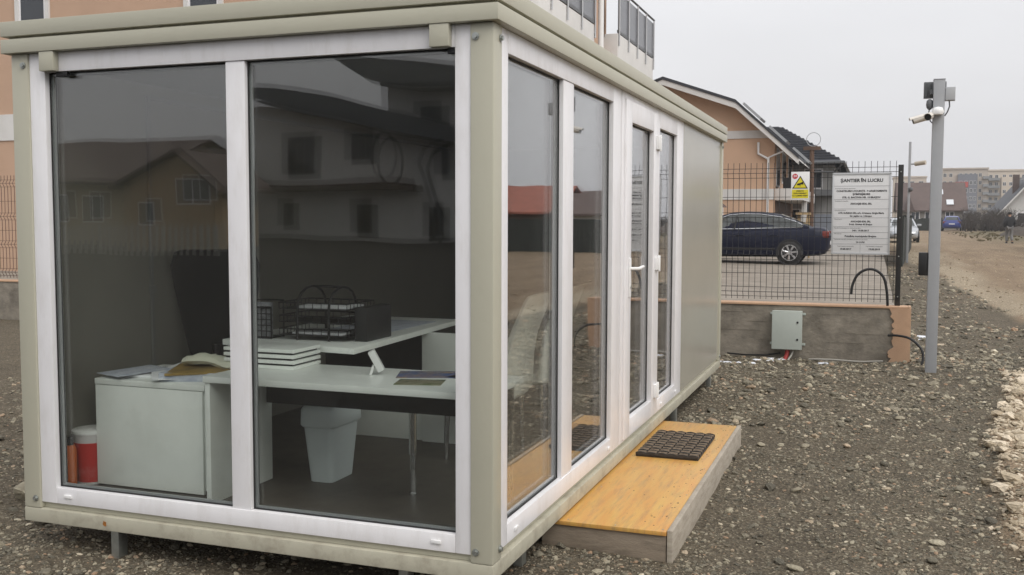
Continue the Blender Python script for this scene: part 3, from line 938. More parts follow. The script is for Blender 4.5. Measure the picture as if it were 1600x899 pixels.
for i in range(6):
    mb.tube([(-1.87, .90, .83 + .155*i/5), (-1.62, .90, .83 + .155*i/5)], .003, 5)
mb.tube([(-1.87, .90, .822), (-1.62, .90, .822), (-1.62, .90, .99), (-1.87, .90, .99)], .006, 6, closed=True)
mb.box(-1.87, .90, .822, -1.62, 1.02, .828)
mb.tube([(-1.87, 1.02, .822), (-1.62, 1.02, .822), (-1.62, 1.02, 1.02), (-1.87, 1.02, 1.02)], .006, 6, closed=True)
mb.build('rack', BLACKM, t)
B('newspaper', None or mat('newsprint', (0.36, 0.37, 0.38), .7, col2=(0.10, 0.10, 0.12), vscale=45), None, (-1.86, .915, .829, -1.63, .935, 1.015), bevel=.003,
  label='folded newspaper standing in the wire magazine rack', cat='newspaper')

# waste bin
def rrect(cx, cy, hx, hy, r, z, n=5):
    pts = []
    for (sx, sy, a0) in ((1, 1, 0), (-1, 1, 90), (-1, -1, 180), (1, -1, 270)):
        for k in range(n + 1):
            a = R(a0 + 90*k/n)
            pts.append((cx + sx*(hx - r) + r*math.cos(a), cy + sy*(hy - r) + r*math.sin(a), z))
    return pts
t = thing('waste_bin', 'pale grey plastic waste bin on the floor below the low desk', 'bin', (-1.21, .78, FZ))
BINM = mat('pale_plastic', (0.58, 0.63, 0.64), .4, var=.03)
mb = MB(); mb.loft([rrect(-1.20, .80, .066 + .022*f, .115 + .03*f, .03, FZ + .30*f) for f in (0, .02, .5, 1)])
mb.build('body', BINM, t, smooth=50)
mb = MB(); mb.loft([rrect(-1.20, .80, a - .024, a + .033, .03, FZ + z) for a, z in ((.118, .285), (.124, .295), (.122, .37), (.112, .39), (.08, .395))])
mb.build('lid', BINM, t, smooth=50)
# bucket and canister in the corner
t = thing('bucket', 'white plastic bucket with red label in the left corner', 'bucket', (-2.295, .33, FZ))
mb = MB(); mb.lathe([(.072, 0), (.09, .262)], (-2.293, .30, FZ), 24); mb.build('body', mat('white_bucket', (0.62, 0.6, 0.6), .4), t, smooth=50)
mb = MB(); mb.lathe([(.0735, .012), (.0885, .212)], (-2.293, .30, FZ), 24); mb.build('label_wrap', mat('red_wrap', (0.50, 0.035, 0.03), .4, dirt=(.55, .4, .38), dscale=7, damt=.35), t, smooth=50)
mb = MB(); mb.lathe([(.094, .255), (.094, .27), (.085, .274)], (-2.293, .30, FZ), 24); mb.build('rim', PVC_W, t, smooth=50)
t = thing('canister', 'slim orange canister with dark cap standing before the bucket', 'canister', (-2.34, .17, FZ))
mb = MB(); mb.lathe([(.03, 0), (.031, .01), (.031, .19), (.022, .215)], (-2.305, .165, FZ), 20); mb.build('body', mat('orange_paint', (0.52, 0.12, 0.02), .4), t, smooth=40)
mb = MB(); mb.lathe([(.017, .215), (.017, .25), (.012, .255)], (-2.305, .165, FZ), 16); mb.build('cap', BLACKP, t, smooth=40)

# black office chair
t = thing('office_chair', 'black high backed office chair behind the higher desk', 'chair', (-2.02, 2.15, FZ))
cx, cy = 0.0, 0.0
t['_wc'] = 0
t.location = (-2.135, 1.14, 0); t.rotation_euler = (0, 0, R(205))
mb = MB()
rings = []
for (z, w, yo) in ((.62, .10, .0), (.70, .16, .02), (.85, .20, .0), (1.05, .235, .02), (1.20, .25, .05), (1.275, .225, .07), (1.29, .17, .08)):
    rings.append([(cx + w*math.cos(2*math.pi*k/16)*(1 if abs(math.cos(2*math.pi*k/16)) < .9 else 1), cy + yo + .045*math.sin(2*math.pi*k/16), z) for k in range(16)])
mb.loft(rings); mb.build('backrest', BLACKF, t, smooth=60)
mb = MB(); mb.loft([rrect(cx, cy + .28, a, a, .08, z) for a, z in ((.22, .53), (.25, .55), (.25, .60), (.22, .62))]); mb.build('seat', BLACKF, t, smooth=60)
mb = MB(); mb.tube([(cx, cy + .06, .75), (cx, cy + .06, .50), (cx, cy + .26, .50)], .022, 8); mb.build('back_bracket', BLACKP, t, smooth=60)
mb = MB(); mb.tube([(cx, cy + .28, .20), (cx, cy + .28, .53)], .028, 12); mb.build('gas_column', BLACKM, t, smooth=40)
for k in range(5):
    a = 2*math.pi*k/5 + .3
    e = (cx + .27*math.cos(a), cy + .28 + .27*math.sin(a))
    mb = MB(); mb.tube([(cx, cy + .28, .225), (e[0], e[1], .195)], [.024, .016], 8)
    mb.tube([(e[0], e[1], .195), (e[0], e[1], .165)], .012, 8)
    mb.build('base_arm', BLACKP, t, smooth=40)
    mb = MB(); mb.tube([(e[0] - .012, e[1], FZ + .026), (e[0] + .012, e[1], FZ + .026)], .026, 12); mb.build('castor', BLACKP, t, smooth=40)

# two white visitor chairs seen through the side glazing
def visitor_chair(cx, cy, rot, label):
    t = thing('visitor_chair', label, 'chair', (cx, cy, FZ), rot, group='white leatherette visitor chairs', world=False)
    # local: front of the seat = +x, back at -x
    prof = [(-.17, .36), (-.18, .45), (-.19, .56), (-.215, .69), (-.265, .81), (-.305, .905), (-.32, .925)]
    mb = MB(); rings = []
    for i, (x, z) in enumerate(prof):
        w = .245 - .014*i*.5; th = .024 - .0015*i
        rings.append([(x - th, -w, z), (x - th*1.2, 0, z + .004), (x - th, w, z), (x - th*.2, w + .012, z), (x + th, w, z), (x + th*.8, 0, z + .004), (x + th, -w, z), (x - th*.2, -w - .012, z)])
    mb.loft(rings); mb.build('backrest', LEATHER, t, smooth=70)
    mb = MB(); mb.loft([rrect(.02, 0, a, a, .05, z) for a, z in ((.20, .335), (.215, .35), (.215, .395), (.19, .41))]); mb.build('seat', LEATHER, t, smooth=60)
    for (x, y) in ((.18, .17), (.18, -.17), (-.16, .17), (-.16, -.17)):
        mb = MB(); mb.tube([(x, y, 0), (x*.95, y*.95, .34)], [.012, .016], 8); mb.build('leg', CHROME, t, smooth=40)
    return t
visitor_chair(-.625, 1.53, R(182), 'white high backed visitor chair nearer the front, seen through the first side window')
visitor_chair(-.625, 2.20, R(181), 'white high backed visitor chair farther back, seen beside the door')

# ------------------------------------------------------------------ wooden step and door mat
PLY = mat('varnished_plywood', (0.60, 0.29, 0.075), .36, col2=(0.62, 0.385, 0.105), vscale=3.0, stretch=(7, .8, 1), dirt=(0.26, 0.17, 0.095), dscale=4.5, damt=.6)
OLDW = mat('weathered_board', (0.34, 0.295, 0.235), .8, col2=(0.46, 0.41, 0.335), vscale=9, stretch=(1, 1, 5), bump=.25, bscale=60, dirt=(.19, .155, .115), dscale=5, damt=.6)
OLDW2 = mat('muddy_board', (0.22, 0.175, 0.13), .8, col2=(0.32, 0.265, 0.20), vscale=5, stretch=(1, 1, 4), bump=.25, bscale=60, dirt=(.12, .095, .07), dscale=6, damt=.65)
t = thing('wooden_step', 'wooden step platform with orange varnished plywood top in front of the cabin door', 'step', (.25, 2.2, -.15))
B('plywood_top', PLY, t, (-.075, .925, -.030, .522, 3.535, -.010), bevel=.002)
B('front_board', OLDW2, t, (-.10, .938, -.175, .520, .960, -.0305), bevel=.003)
MB().prism([(.9305, -.18), (3.545, -.20), (3.545, -.006), (.9305, -.004)], 'x', .5245, .552).build('side_board', OLDW, t, bevel=.004)
B('back_board', OLDW2, t, (-.10, 3.50, -.18, .5235, 3.525, -.0305), bevel=.003)
B('support_beam', OLDW2, t, (-.05, 2.0, -.17, .5235, 2.05, -.0305))
for (x, y) in [(xx, yy) for xx in (.03, .50) for yy in (.96, 1.6, 2.2, 3.2, 3.50)] + [(.27, .95), (.27, 3.51)]:
    MB().tube([(x, y, -.0105), (x, y, -.0085)], .0045, 10).build('screw', ZINC, t, smooth=40)
DROPS = mat('mud_specks', (.09, .06, .035), .8)
mb = MB()
for k in range(90):
    x, y = random.uniform(0, .5), random.uniform(1.0, 3.5)
    if random.random() < .5: x = .5 - abs(random.gauss(0, .05))
    r_ = random.uniform(.002, .0055)
    n = 6
    vs_ = [(x + r_*random.uniform(.6, 1.3)*math.cos(2*math.pi*q/n), y + r_*1.6*random.uniform(.6, 1.3)*math.sin(2*math.pi*q/n), -.0098) for q in range(n)] + [(x, y, -.0085)]
    mb.add(vs_, [(q, (q+1) % n, n) for q in range(n)])
mb.build('mud_specks', DROPS, t, kind='stuff')

RUB = mat('black_rubber', (0.035, 0.031, 0.027), .75, var=.25, vscale=30)
BRIS = mat('dusty_brown_bristle', (0.15, 0.11, 0.072), .95, var=.35, vscale=60, bump=.5, bscale=200)
t = thing('door_mat', 'ribbed black rubber door mat with brown bristle rows on the wooden step', 'mat', (.22, 2.75, -.01))
mx0, mx1, my0, my1 = .045, .435, 2.38, 3.06
B('base', RUB, t, (mx0, my0, -.0095, mx1, my1, .002), bevel=.002)
nrib = 10
for i in range(nrib + 1):
    y = my0 + (my1 - my0) * i / nrib
    rings = []
    for q in range(25):
        x = mx0 + (mx1 - mx0) * q / 24
        zt = .016 + .007 * abs(math.sin(q / 24 * math.pi * 6))
        rings.append([(x, y - .006, .0022), (x, y + .006, .0022), (x, y + .005, zt), (x, y - .005, zt)])
    MB().loft(rings).build('rib', RUB, t)
for i in range(nrib):
    y0 = my0 + (my1 - my0) * i / nrib + .009; y1 = my0 + (my1 - my0) * (i + 1) / nrib - .009
    mb = MB()
    for q in range(6):
        x0 = mx0 + (mx1 - mx0) * q / 6 + .005; x1 = mx0 + (mx1 - mx0) * (q + 1) / 6 - .005
        mb.box(x0, y0, .0022, x1, y1, .017 + .003*((q + i) % 2))
    mb.build('bristle_row', BRIS, t, bevel=.004)

# ------------------------------------------------------------------ boundary wall, fence and what hangs on them
CONC = mat('weathered_concrete', (0.175, 0.155, 0.125), .9, col2=(0.33, 0.295, 0.24), vscale=4, stretch=(1.0, 1, 1.25), bump=.6, bscale=26,
           dirt=(.095, .082, .065), dscale=2.4, damt=.8)
PINK = mat('salmon_render', (0.52, 0.335, 0.215), .85, var=.10, vscale=14, bump=.25, bscale=120, dirt=(.30, .21, .15), dscale=7, damt=.4)
t = thing('boundary_wall', 'low board marked concrete wall with salmon rendered top and broken render at its right end', 'wall', (-5, 8.5, -.15))
mb = MB(); mb.box(-26, 8.402, -.4, 1.80, 8.60, .470); mb.build('concrete_core', CONC, t)
# faint shuttering joints
for z in (.06, .17, .275, .385):
    mb = MB()
    x = -6.0
    while x < 1.5:
        x2 = min(1.58, x + random.uniform(.15, .8))
        mb.box(x, 8.3985, z - .004, x2, 8.4015, z + random.uniform(.002, .008)); x = x2 + random.uniform(.2, 1.1)
    mb.build('shutter_ridge', CONC, t)
B('top_render', PINK, t, (-26, 8.385, .4705, 1.805, 8.615, .495), bevel=.006)
# ragged render left at the right end
edge = []
z = .470
rgw = random.Random(5); ew = 0.0
while z > -.16:
    ew = min(max(ew + rgw.uniform(-.022, .022), -.05), .05); edge.append((1.605 + .02*math.sin(z*5.3 + 1) + ew, z)); z -= rgw.uniform(.003, .035)
edge.append((1.63, -.2))
poly = edge + [(1.835, -.2), (1.835, .470)]
mb = MB(); mb.prism(poly, 'y', 8.378, 8.4018); mb.build('end_render', PINK, t)
B('end_render', PINK, t, (1.8055, 8.3785, -.3, 1.8352, 8.62, .495), bevel=.004)

FBLK = mat('fence_black', (0.020, 0.019, 0.018), .5)
FRUST = mat('fence_rust_brown', (0.075, 0.040, 0.026), .6)
fence = thing('mesh_fence', 'dark welded mesh fence with folded wires standing on the boundary wall', 'fence', (0, 8.5, .5))
FYP = 8.50
def fold_profile():
    z0, z1 = .53, 2.145
    pts = [(0, z0)]
    for c in (.62, 1.06, 1.50, 2.02):
        pts += [(0, c - .055), (-.035, c), (0, c + .055)]
    pts.append((0, z1))
    return pts
FP = fold_profile()
def fence_panel(x0, x1, mt, step=.0672, r=.0040):
    mb = MB()
    x = x0 + .03
    while x < x1 - .01:
        mb.tube([(x, FYP + y, z) for y, z in FP], r, 4); x += step
    for z in (.565, .62, .675, .84, 1.005, 1.06, 1.115, 1.28, 1.445, 1.50, 1.555, 1.74, 1.965, 2.02, 2.075):
        off = -.035 if z in (.62, 1.06, 1.50, 2.02) else 0
        mb.tube([(x0, FYP + off - .005, z), (x1, FYP + off - .005, z)], r, 4)
    mb.build('wire_panel', mt, fence, kind='stuff')
def fence_post(x, mt):
    p = B('post', mt, fence, (x - .028, FYP + .004, .4955, x + .028, FYP + .055, 2.10), bevel=.004)
    for z in (.60, 1.06, 1.50, 2.02):
        MB().tube([(x, FYP + .003, z), (x, FYP - .004, z)], .008, 8).build('bolt', ZINC, p, smooth=40)
xs = [1.690]
while xs[-1] > -22: xs.append(xs[-1] - 2.5)
for i, x in enumerate(xs):
    mtp = FBLK if i < 2 else FRUST
    fence_post(x, mtp)
    if i: fence_panel(x + .0, xs[i-1] - .03, FBLK if i < 3 else FRUST)
    
# construction site notice
SIGNW = mat('white_sign_board', (0.72, 0.72, 0.72), .4, var=.03, vscale=8)
SIGNE = mat('aluminium_sign_edge', (0.55, 0.56, 0.57), .4, metal=.3)
INK = mat('black_print', (0.015, 0.015, 0.017), .6)
GREYINK = mat('grey_print', (0.16, 0.16, 0.165), .6)
LINEM = mat('grey_rule_line', (0.30, 0.30, 0.31), .6)
sign = thing('site_notice_board', 'white construction site notice board full of black lettering on the mesh fence', 'sign', (1.28, 8.42, 1.08))
sx0, sx1, sz0, sz1, SY = .955, 1.590, 1.078, 2.012, 8.425
B('board', SIGNW, sign, (sx0, SY, sz0, sx1, SY + .02, sz1), bevel=.002)
mb = MB()
for b_ in ((sx0, sz0, sx1, sz0 + .022), (sx0, sz1 - .024, sx1, sz1), (sx0, sz0 + .022, sx0 + .020, sz1 - .024), (sx1 - .020, sz0 + .022, sx1, sz1 - .024)):
    mb.box(b_[0], SY - .005, b_[1], b_[2], SY - .0004, b_[3])
mb.build('frame', SIGNE, sign, bevel=.0015)
H = sz1 - sz0
def sz(py):          # rows as fractions of the board height
    return sz1 - H * (py - 269) / 129.0
mb = MB()
for py in (290, 311, 326, 340, 354, 363, 372.5, 381.5):
    mb.box(sx0 + .02, SY - .0018, sz(py) - .0016, sx1 - .02, SY - .0004, sz(py) + .0016)
mb.box(1.2715, SY - .0018, sz0 + .022, 1.2745, SY - .0004, sz(381.5) - .0017)
mb.build('rule_lines', LINEM, sign)
cxs = (sx0 + sx1) / 2
def line(body, py, size, sx=1.0, x=None, m_=INK, al='CENTER', bold=.0):
    text('lettering', body, size, (cxs if x is None else x, SY - .0011, sz(py)), m_, sign, align=al, sx=sx, bold=bold)
line('ȘANTIER ÎN LUCRU', 281.5, .052, 1.0, bold=.0016)
line('Denumirea și adresa obiectivului:', 293.8, .0165, 1.0, sx0 + .03, GREYINK, 'LEFT')
line('CONSTRUIRE LOCUINȚE - 9 APARTAMENTE', 298, .028, .98, bold=.0010)
line('ȘI ÎMPREJMUIRE', 303, .028, .98, bold=.0010)
line('STR. G. BACOVIA NR. 10 BRAȘOV', 308, .028, .98, bold=.0010)
line('Beneficiarul investiției:', 313.6, .0165, 1.0, sx0 + .03, GREYINK, 'LEFT')
line('ANOAȘEI EDIL SRL', 318, .028, .98, bold=.0010)
line('Proiectant general:', 328.3, .0165, 1.0, sx0 + .03, GREYINK, 'LEFT')
line('ATR SURBAN SRL arh. Cristescu Grigia Maria', 332.6, .028, .93, bold=.0008)
line('Str. Jepilor nr. 2 Brașov', 337.3, .026, .95, bold=.0008)
line('Constructor:', 342.2, .0165, 1.0, sx0 + .03, GREYINK, 'LEFT')
line('ANOAȘEI EDIL SRL', 346, .027, .95, bold=.0008)
line('B-dul. Grivitei 40 Brașov', 350.5, .026, .95, bold=.0008)
line('Numărul autorizației de construire și data:', 356.2, .0165, 1.0, sx0 + .03, GREYINK, 'LEFT')
line('348 / 19.05.2017', 360.3, .027, 1.0, bold=.0008)
line('Eliberată de:', 365.2, .0165, 1.0, sx0 + .03, GREYINK, 'LEFT')
line('Primăria municipiului Brașov', 369.3, .029, 1.0, bold=.0009)
line('Termen de execuție a lucrărilor prevăzut în autorizație:', 374.4, .0165, .98, sx0 + .03, GREYINK, 'LEFT')
line('24 LUNI', 378.6, .027, 1.0, bold=.0006)
line('Data începerii construcției:', 385, .0165, 1.0, 1.115, GREYINK)
line('19.05.2017', 389.7, .028, 1.0, 1.115, bold=.001)
line('Data finalizării construcției:', 385, .0165, 1.0, 1.425, GREYINK)
line('19.05.2019', 389.7, .028, 1.0, 1.425, bold=.001)
for (x, z) in ((sx0 + .01, sz0 + .01), (sx1 - .01, sz0 + .01), (sx0 + .01, sz1 - .01), (sx1 - .01, sz1 - .01)):
    MB().tube([(x, SY - .0052, z), (x, SY - .008, z)], .006, 8).build('screw', ZINC, sign, smooth=40)

# camera warning sign
YEL = mat('yellow_print', (0.70, 0.60, 0.03), .45)
RED = mat('red_print', (0.55, 0.05, 0.07), .45)
ws = thing('warning_sign', 'small white and yellow camera surveillance warning sign on the fence', 'sign', (.6, 8.42, 1.7))
wx0, wx1, wz0, wz1, WY = .494, .701, 1.703, 2.031, 8.435
B('board', PVC_W, ws, (wx0, WY, wz0, wx1, WY + .006, wz1), bevel=.002)
B('yellow_field', YEL, ws, (wx0 + .012, WY - .0012, wz0 + .022, wx1 - .012, WY - .0003, wz0 + .122))
tri = [(wx0 + .014, wz0 + .134), (wx1 - .018, wz0 + .134), ((wx0 + wx1)/2, wz1 - .046)]
MB().prism(tri, 'y', WY - .0015, WY - .0003).build('triangle_border', INK, ws)
cxt = sum(p[0] for p in tri)/3; czt = sum(p[1] for p in tri)/3
MB().prism([(cxt + (a - cxt)*.80, czt + (b2 - czt)*.80) for a, b2 in tri], 'y', WY - .0025, WY - .0017).build('triangle_field', YEL, ws)
mb = MB()
M = Matrix.Translation((cxt + .002, WY - .0036, czt + .004)) @ Euler((0, R(-16), 0)).to_matrix().to_4x4()
mb.box(-.036, 0, -.010, .030, .0008, .012, M); mb.box(.020, 0, -.015, .034, .0008, .016, M)
mb.box(-.012, 0, -.026, -.004, .0008, -.010, M)
mb.build('camera_symbol', INK, ws)
MB().tube([(wx0 + .044, WY - .0003, wz1 - .052), (wx0 + .044, WY - .0016, wz1 - .052)], .031, 24).build('red_disc', RED, ws)
text('lettering', '24', .038, (wx0 + .044, WY - .0022, wz1 - .050), PVC_W, ws, bold=.0006)
text('lettering', 'OBIECTIV', .020, ((wx0+wx1)/2, WY - .0018, wz0 + .104), INK, ws, bold=.0006)
text('lettering', 'SUPRAVEGHEAT', .020, ((wx0+wx1)/2, WY - .0018, wz0 + .078), INK, ws, bold=.0006)
text('lettering', 'CU CAMERE VIDEO', .020, ((wx0+wx1)/2, WY - .0018, wz0 + .050), INK, ws, bold=.0006)

# electrical box with red conduit and cables
ELB = mat('grey_green_enclosure', (0.44, 0.48, 0.44), .4, var=.03)
t = thing('electrical_box', 'pale grey electrical cabinet screwed to the concrete wall', 'electrical box', (.49, 8.38, -.02))
B('body', ELB, t, (.330, 8.285, -.028, .658, 8.4012, .412), bevel=.006)
d_ = B('door', ELB, t, (.324, 8.262, -.034, .664, 8.284, .418), bevel=.007)
for z in (.085, .285):
    MB().tube([(.612, 8.2615, z), (.612, 8.256, z)], .0125, 14).build('lock', BLACKP, d_, smooth=40)
for (x, z) in ((.677, .375), (.677, .02), (.312, .375), (.312, .02)):
    B('mounting_lug', ELB, t, (x - .018, 8.386, z - .014, x + .018, 8.4012, z + .014), bevel=.003)
mb = MB(); mb.tube([(.505, 8.33, -.03), (.495, 8.32, -.10), (.47, 8.27, -.19)], .026, 10); mb.build('red_conduit', mat('red_conduit', (.33, .03, .025), .5), t, smooth=60)
mb = MB(); mb.tube([(.57, 8.33, -.03), (.55, 8.30, -.10), (.50, 8.24, -.18)], .012, 8); mb.build('grey_conduit', mat('grey_conduit', (.34, .33, .29), .6), t, smooth=60)
def spline(pts, k=6):
    P = [Vector(q) for q in pts]; out = []
    for i in range(len(P) - 1):
        a, b2, c, d = P[max(i-1, 0)], P[i], P[i+1], P[min(i+2, len(P)-1)]
        for j in range(k):
            u = j / k
            out.append(.5*((2*b2) + (c - a)*u + (2*a - 5*b2 + 4*c - d)*u*u + (3*b2 - a - 3*c + d)*u**3))
    return out + [P[-1]]
def arc(p0, p1, bulge, n=12):
    p0, p1, bulge = Vector(p0), Vector(p1), Vector(bulge)
    return [p0.lerp(p1, k/n) + bulge * math.sin(math.pi*k/n) for k in range(n + 1)]
CBL = mat('black_cable', (.015, .015, .016), .5)
mb = MB(); mb.tube(spline([(1.19, 8.40, .62), (1.20, 8.40, .72), (1.25, 8.40, .84), (1.34, 8.40, .905), (1.44, 8.40, .905), (1.53, 8.40, .83), (1.57, 8.40, .68), (1.585, 8.42, .50)]), .016, 8)
mb.build('cable', CBL, smooth=60, label='thick black cable looping over the top of the wall below the notice board', cat='cable')
mb = MB(); mb.tube(spline([(1.60, 8.372, .165), (1.70, 8.30, .175), (1.83, 8.25, .15), (1.94, 8.22, .05), (1.965, 8.20, -.06), (1.93, 8.17, -.17)]), .014, 8)
mb.build('cable', CBL, smooth=60, label='black cable arching from the wall end down to the pole foot', cat='cable')
mb = MB(); mb.tube([(x, 8.22 + .05*math.sin(x*5), gz(x, 8.25) + .018 + .03*math.exp(-((x-1.0)/.25)**2)) for x in np.linspace(.75, 1.55, 14)], .011, 8)
mb.build('hose', mat('grey_hose', (.30, .285, .25), .6), smooth=60, label='grey hose lying on the stones along the wall foot', cat='hose')
mb = MB(); mb.tube([(.42, 8.36, -.09), (.25, 8.35, -.12), (.02, 8.36, -.13), (-.2, 8.37, -.12)], .009, 6)
mb.build('cable', CBL, smooth=60, label='thin black cable running left from the electrical box', cat='cable')

# ------------------------------------------------------------------ camera pole
GALV = mat('grey_painted_steel', (0.33, 0.34, 0.355), .5, var=.05, vscale=4, dirt=(.25, .25, .25), dscale=4, damt=.4)
DGREY = mat('dark_grey_plastic', (0.11, 0.115, 0.12), .5)
LGREY = mat('light_grey_plastic', (0.40, 0.41, 0.42), .5)
PX, PY = 2.022, 7.78
pole = thing('camera_pole', 'tall square grey steel pole beside the end of the wall', 'pole', (PX, PY, -.15))
B('shaft', GALV, pole, (PX - .056, PY - .05, -.3, PX + .056, PY + .06, 2.935), bevel=.006)
B('cap', GALV, pole, (PX - .058, PY - .052, 2.9355, PX + .058, PY + .062, 2.945), bevel=.003)
t = thing('floodlight', 'dark grey floodlight behind the top of the camera pole', 'floodlight', (PX, PY + .1, 2.85))
B('housing', DGREY, t, (PX - .145, PY + .075, 2.76, PX + .075, PY + .135, 2.93), bevel=.006)
for k in range(5):
    B('cooling_fin', DGREY, t, (PX - .12 + .035*k, PY + .062, 2.78, PX - .113 + .035*k, PY + .0748, 2.91))
B('bracket', DGREY, t, (PX - .085, PY - .02, 2.79, PX - .0565, PY + .0745, 2.84))
t = thing('junction_box', 'grey junction box on the right side of the camera pole top', 'junction box', (PX + .1, PY, 2.8))
B('box', LGREY, t, (PX + .0565, PY - .045, 2.715, PX + .155, PY + .03, 2.855), bevel=.004)
B('lid', LGREY, t, (PX + .060, PY - .056, 2.72, PX + .151, PY - .0455, 2.85), bevel=.003)
mb = MB(); mb.tube([(PX + .10, PY - .01, 2.715), (PX + .105, PY - .01, 2.66), (PX + .085, PY - .01, 2.60), (PX + .06, PY - .01, 2.56)], .007, 6); mb.build('cable', DGREY, t, smooth=60)
t = thing('sensor_housing', 'small dark oval sensor on the left side of the camera pole top', 'sensor', (PX - .09, PY, 2.68))
mb = MB(); mb.lathe([(.012, -.055), (.03, -.035), (.036, 0), (.03, .04), (.012, .055)], (PX - .088, PY, 2.685), 14); mb.build('body', DGREY, t, smooth=60)
mb = MB(); mb.tube([(PX - .09, PY, 2.63), (PX - .10, PY, 2.57), (PX - .075, PY, 2.51), (PX - .055, PY, 2.49)], .006, 6); mb.build('cable', DGREY, t, smooth=60)
def bullet_cam(loc, aim, body_mt, face_mt, label):
    t = thing('bullet_camera', label, 'camera', loc)
    p = Vector(loc); a = Vector(aim).normalized()
    mb = MB(); mb.tube([p, p + a*.012, p + a*.155], [.030, .036, .036], 18); mb.build('body', body_mt, t, smooth=40)
    mb = MB(); mb.tube([p + a*.1552, p + a*.160], .033, 18); mb.build('lens_face', face_mt, t, smooth=40)
    up = Vector((0, 0, 1)); sd_ = a.cross(up).normalized(); upp = sd_.cross(a)
    rings = []
    for q in (.03, .185):
        rings.append([p + a*q + (sd_*math.cos(R(an)) + upp*math.sin(R(an)))*rr for rr, ang in ((.041, range(20, 161, 14)), (.0385, range(160, 19, -14))) for an in ang])
    mb = MB(); mb.loft(rings); mb.build('sunshade', body_mt, t, smooth=40)
    mb = MB(); mb.tube([Vector((PX - .056, PY - .02, p.z + .02)), p + a*.02 + Vector((0, 0, -.03)), p + a*.04], .011, 8); mb.build('arm', body_mt, t, smooth=60)
    return t
CAMW = mat('cream_camera', (0.66, 0.62, 0.56), .4)
bullet_cam((PX - .10, PY - .06, 2.555), (-.95, -.1, -.27), CAMW, BLACKP, 'cream bullet camera pointing left from the camera pole')
bullet_cam((PX - .075, PY - .06, 2.562), (-.22, -.95, -.18), CAMW, BLACKP, 'bullet camera with dark lens face pointing at the viewer from the pole')
mb = MB()
mb.lathe([(.01, .05), (.045, .04), (.06, .0), (.05, -.03), (.02, -.035)], (PX - .01, PY - .085, 2.60), 18)
mb.build('dome_housing', PVC_W, smooth=60, label='white rounded cable housing on the front of the camera pole', cat='cable box')
B('meter_box', BLACKP, None, (PX - .150, PY - .035, .885, PX - .0565, PY + .05, 1.13), bevel=.012, label='small black box fixed low on the left of the camera pole', cat='box')

# ------------------------------------------------------------------ yard behind the wall
YARD = mat('grey_compacted_yard', (0.19, 0.165, 0.135), .9, col2=(0.30, 0.265, 0.22), vscale=1.3, stretch=(1, 3, 1), bump=.3, bscale=30, dirt=(.13, .11, .09), dscale=.8, damt=.6)
def yard_z(y): return -.06 + .0155 * (y - 8.6)
mb = MB()
ys = np.linspace(8.62, 60, 40)
xsy = np.linspace(-30, 1.78, 30)
vv = [(x, y, yard_z(y) + .02*math.sin(x*1.3 + y*.7)) for x in xsy for y in ys]
mb.add(vv, [(i*40+j, (i+1)*40+j, (i+1)*40+j+1, i*40+j+1) for i in range(29) for j in range(39)])
mb.add([(1.78, y, yard_z(y) + .02*math.sin(1.78*1.3 + y*.7)) for y in ys] + [(1.78, y, -.5) for y in ys], [(j, j+1, 40+j+1, 40+j) for j in range(39)])
mb.build('yard', YARD, smooth=60, kind='structure')

# ------------------------------------------------------------------ houses
PEACH = mat('peach_render', (0.50, 0.335, 0.235), .9, var=.05, vscale=1.2, bump=.08, bscale=40)
PEACH_L = mat('light_peach_render', (0.60, 0.405, 0.28), .9, var=.05, vscale=1.2, bump=.08, bscale=40, dirt=(.50, .34, .24), dscale=1.5, damt=.4)
PEACH_D = mat('terracotta_render', (0.36, 0.20, 0.115), .9, var=.06, vscale=1.5)
WHITER = mat('white_render', (0.66, 0.65, 0.63), .85, var=.05, vscale=1.0, dirt=(.5, .49, .46), dscale=1.2, damt=.4)
GREYR = mat('grey_render', (0.34, 0.335, 0.32), .85, var=.06, vscale=1.2)
DARKT = mat('anthracite_tile', (0.035, 0.037, 0.045), .55, var=.25, vscale=3, bump=.2, bscale=20)
BROWNT = mat('brown_tile', (0.095, 0.065, 0.055), .7, var=.15, vscale=2, bump=.2, bscale=12)
REDT = mat('red_tile', (0.30, 0.10, 0.065), .7, var=.2, vscale=2, bump=.2, bscale=12)
WGLASS = mat('dark_window_glass', (0.03, 0.035, 0.042), .08, spec=.6)
BROWNW = mat('brown_wood', (0.10, 0.055, 0.033), .6, var=.2, vscale=3)
SMOKE = mat('smoked_panel', (0.14, 0.145, 0.16), .25, var=.1, vscale=2)
STEELB = mat('brushed_steel', (0.55, 0.55, 0.55), .3, metal=.8)

def window(parent, axis, pl, a0, a1, z0, z1, n=2, out=-1, fr=PVC, gl=WGLASS, surround=None):
    """framed window standing proud of a wall. axis 'y': in an x,z wall plane at y=pl; 'x': in a y,z plane at x=pl. out: outward sign"""
    def bx(u0, u1, v0, v1, d0, d1, mt, name, par):
        lo, hi = pl + out*d0, pl + out*d1
        if axis == 'y': return B(name, mt, par, (u0, lo, v0, u1, hi, v1))
        return B(name, mt, par, (lo, u0, v0, hi, u1, v1))
    f = bx(a0, a1, z0, z1, .004, .03, fr, 'window', parent)
    w = (a1 - a0); t_ = min(.07, w*.08)
    pw = (w - t_*(n + 1)) / n
    for k in range(n):
        u = a0 + t_ + k*(pw + t_)
        bx(u, u + pw, z0 + t_, z1 - t_, .031, .036, gl, 'pane', f)
    if surround:
        s_ = surround
        for (u0, u1, v0, v1) in ((a0 - s_, a0 - .002, z0 - s_, z1 + s_), (a1 + .002, a1 + s_, z0 - s_, z1 + s_), (a0, a1, z1 + .002, z1 + s_), (a0, a1, z0 - s_, z0 - .002)):
            bx(u0, u1, v0, v1, .003, .06, WHITER, 'trim', f)
    return f

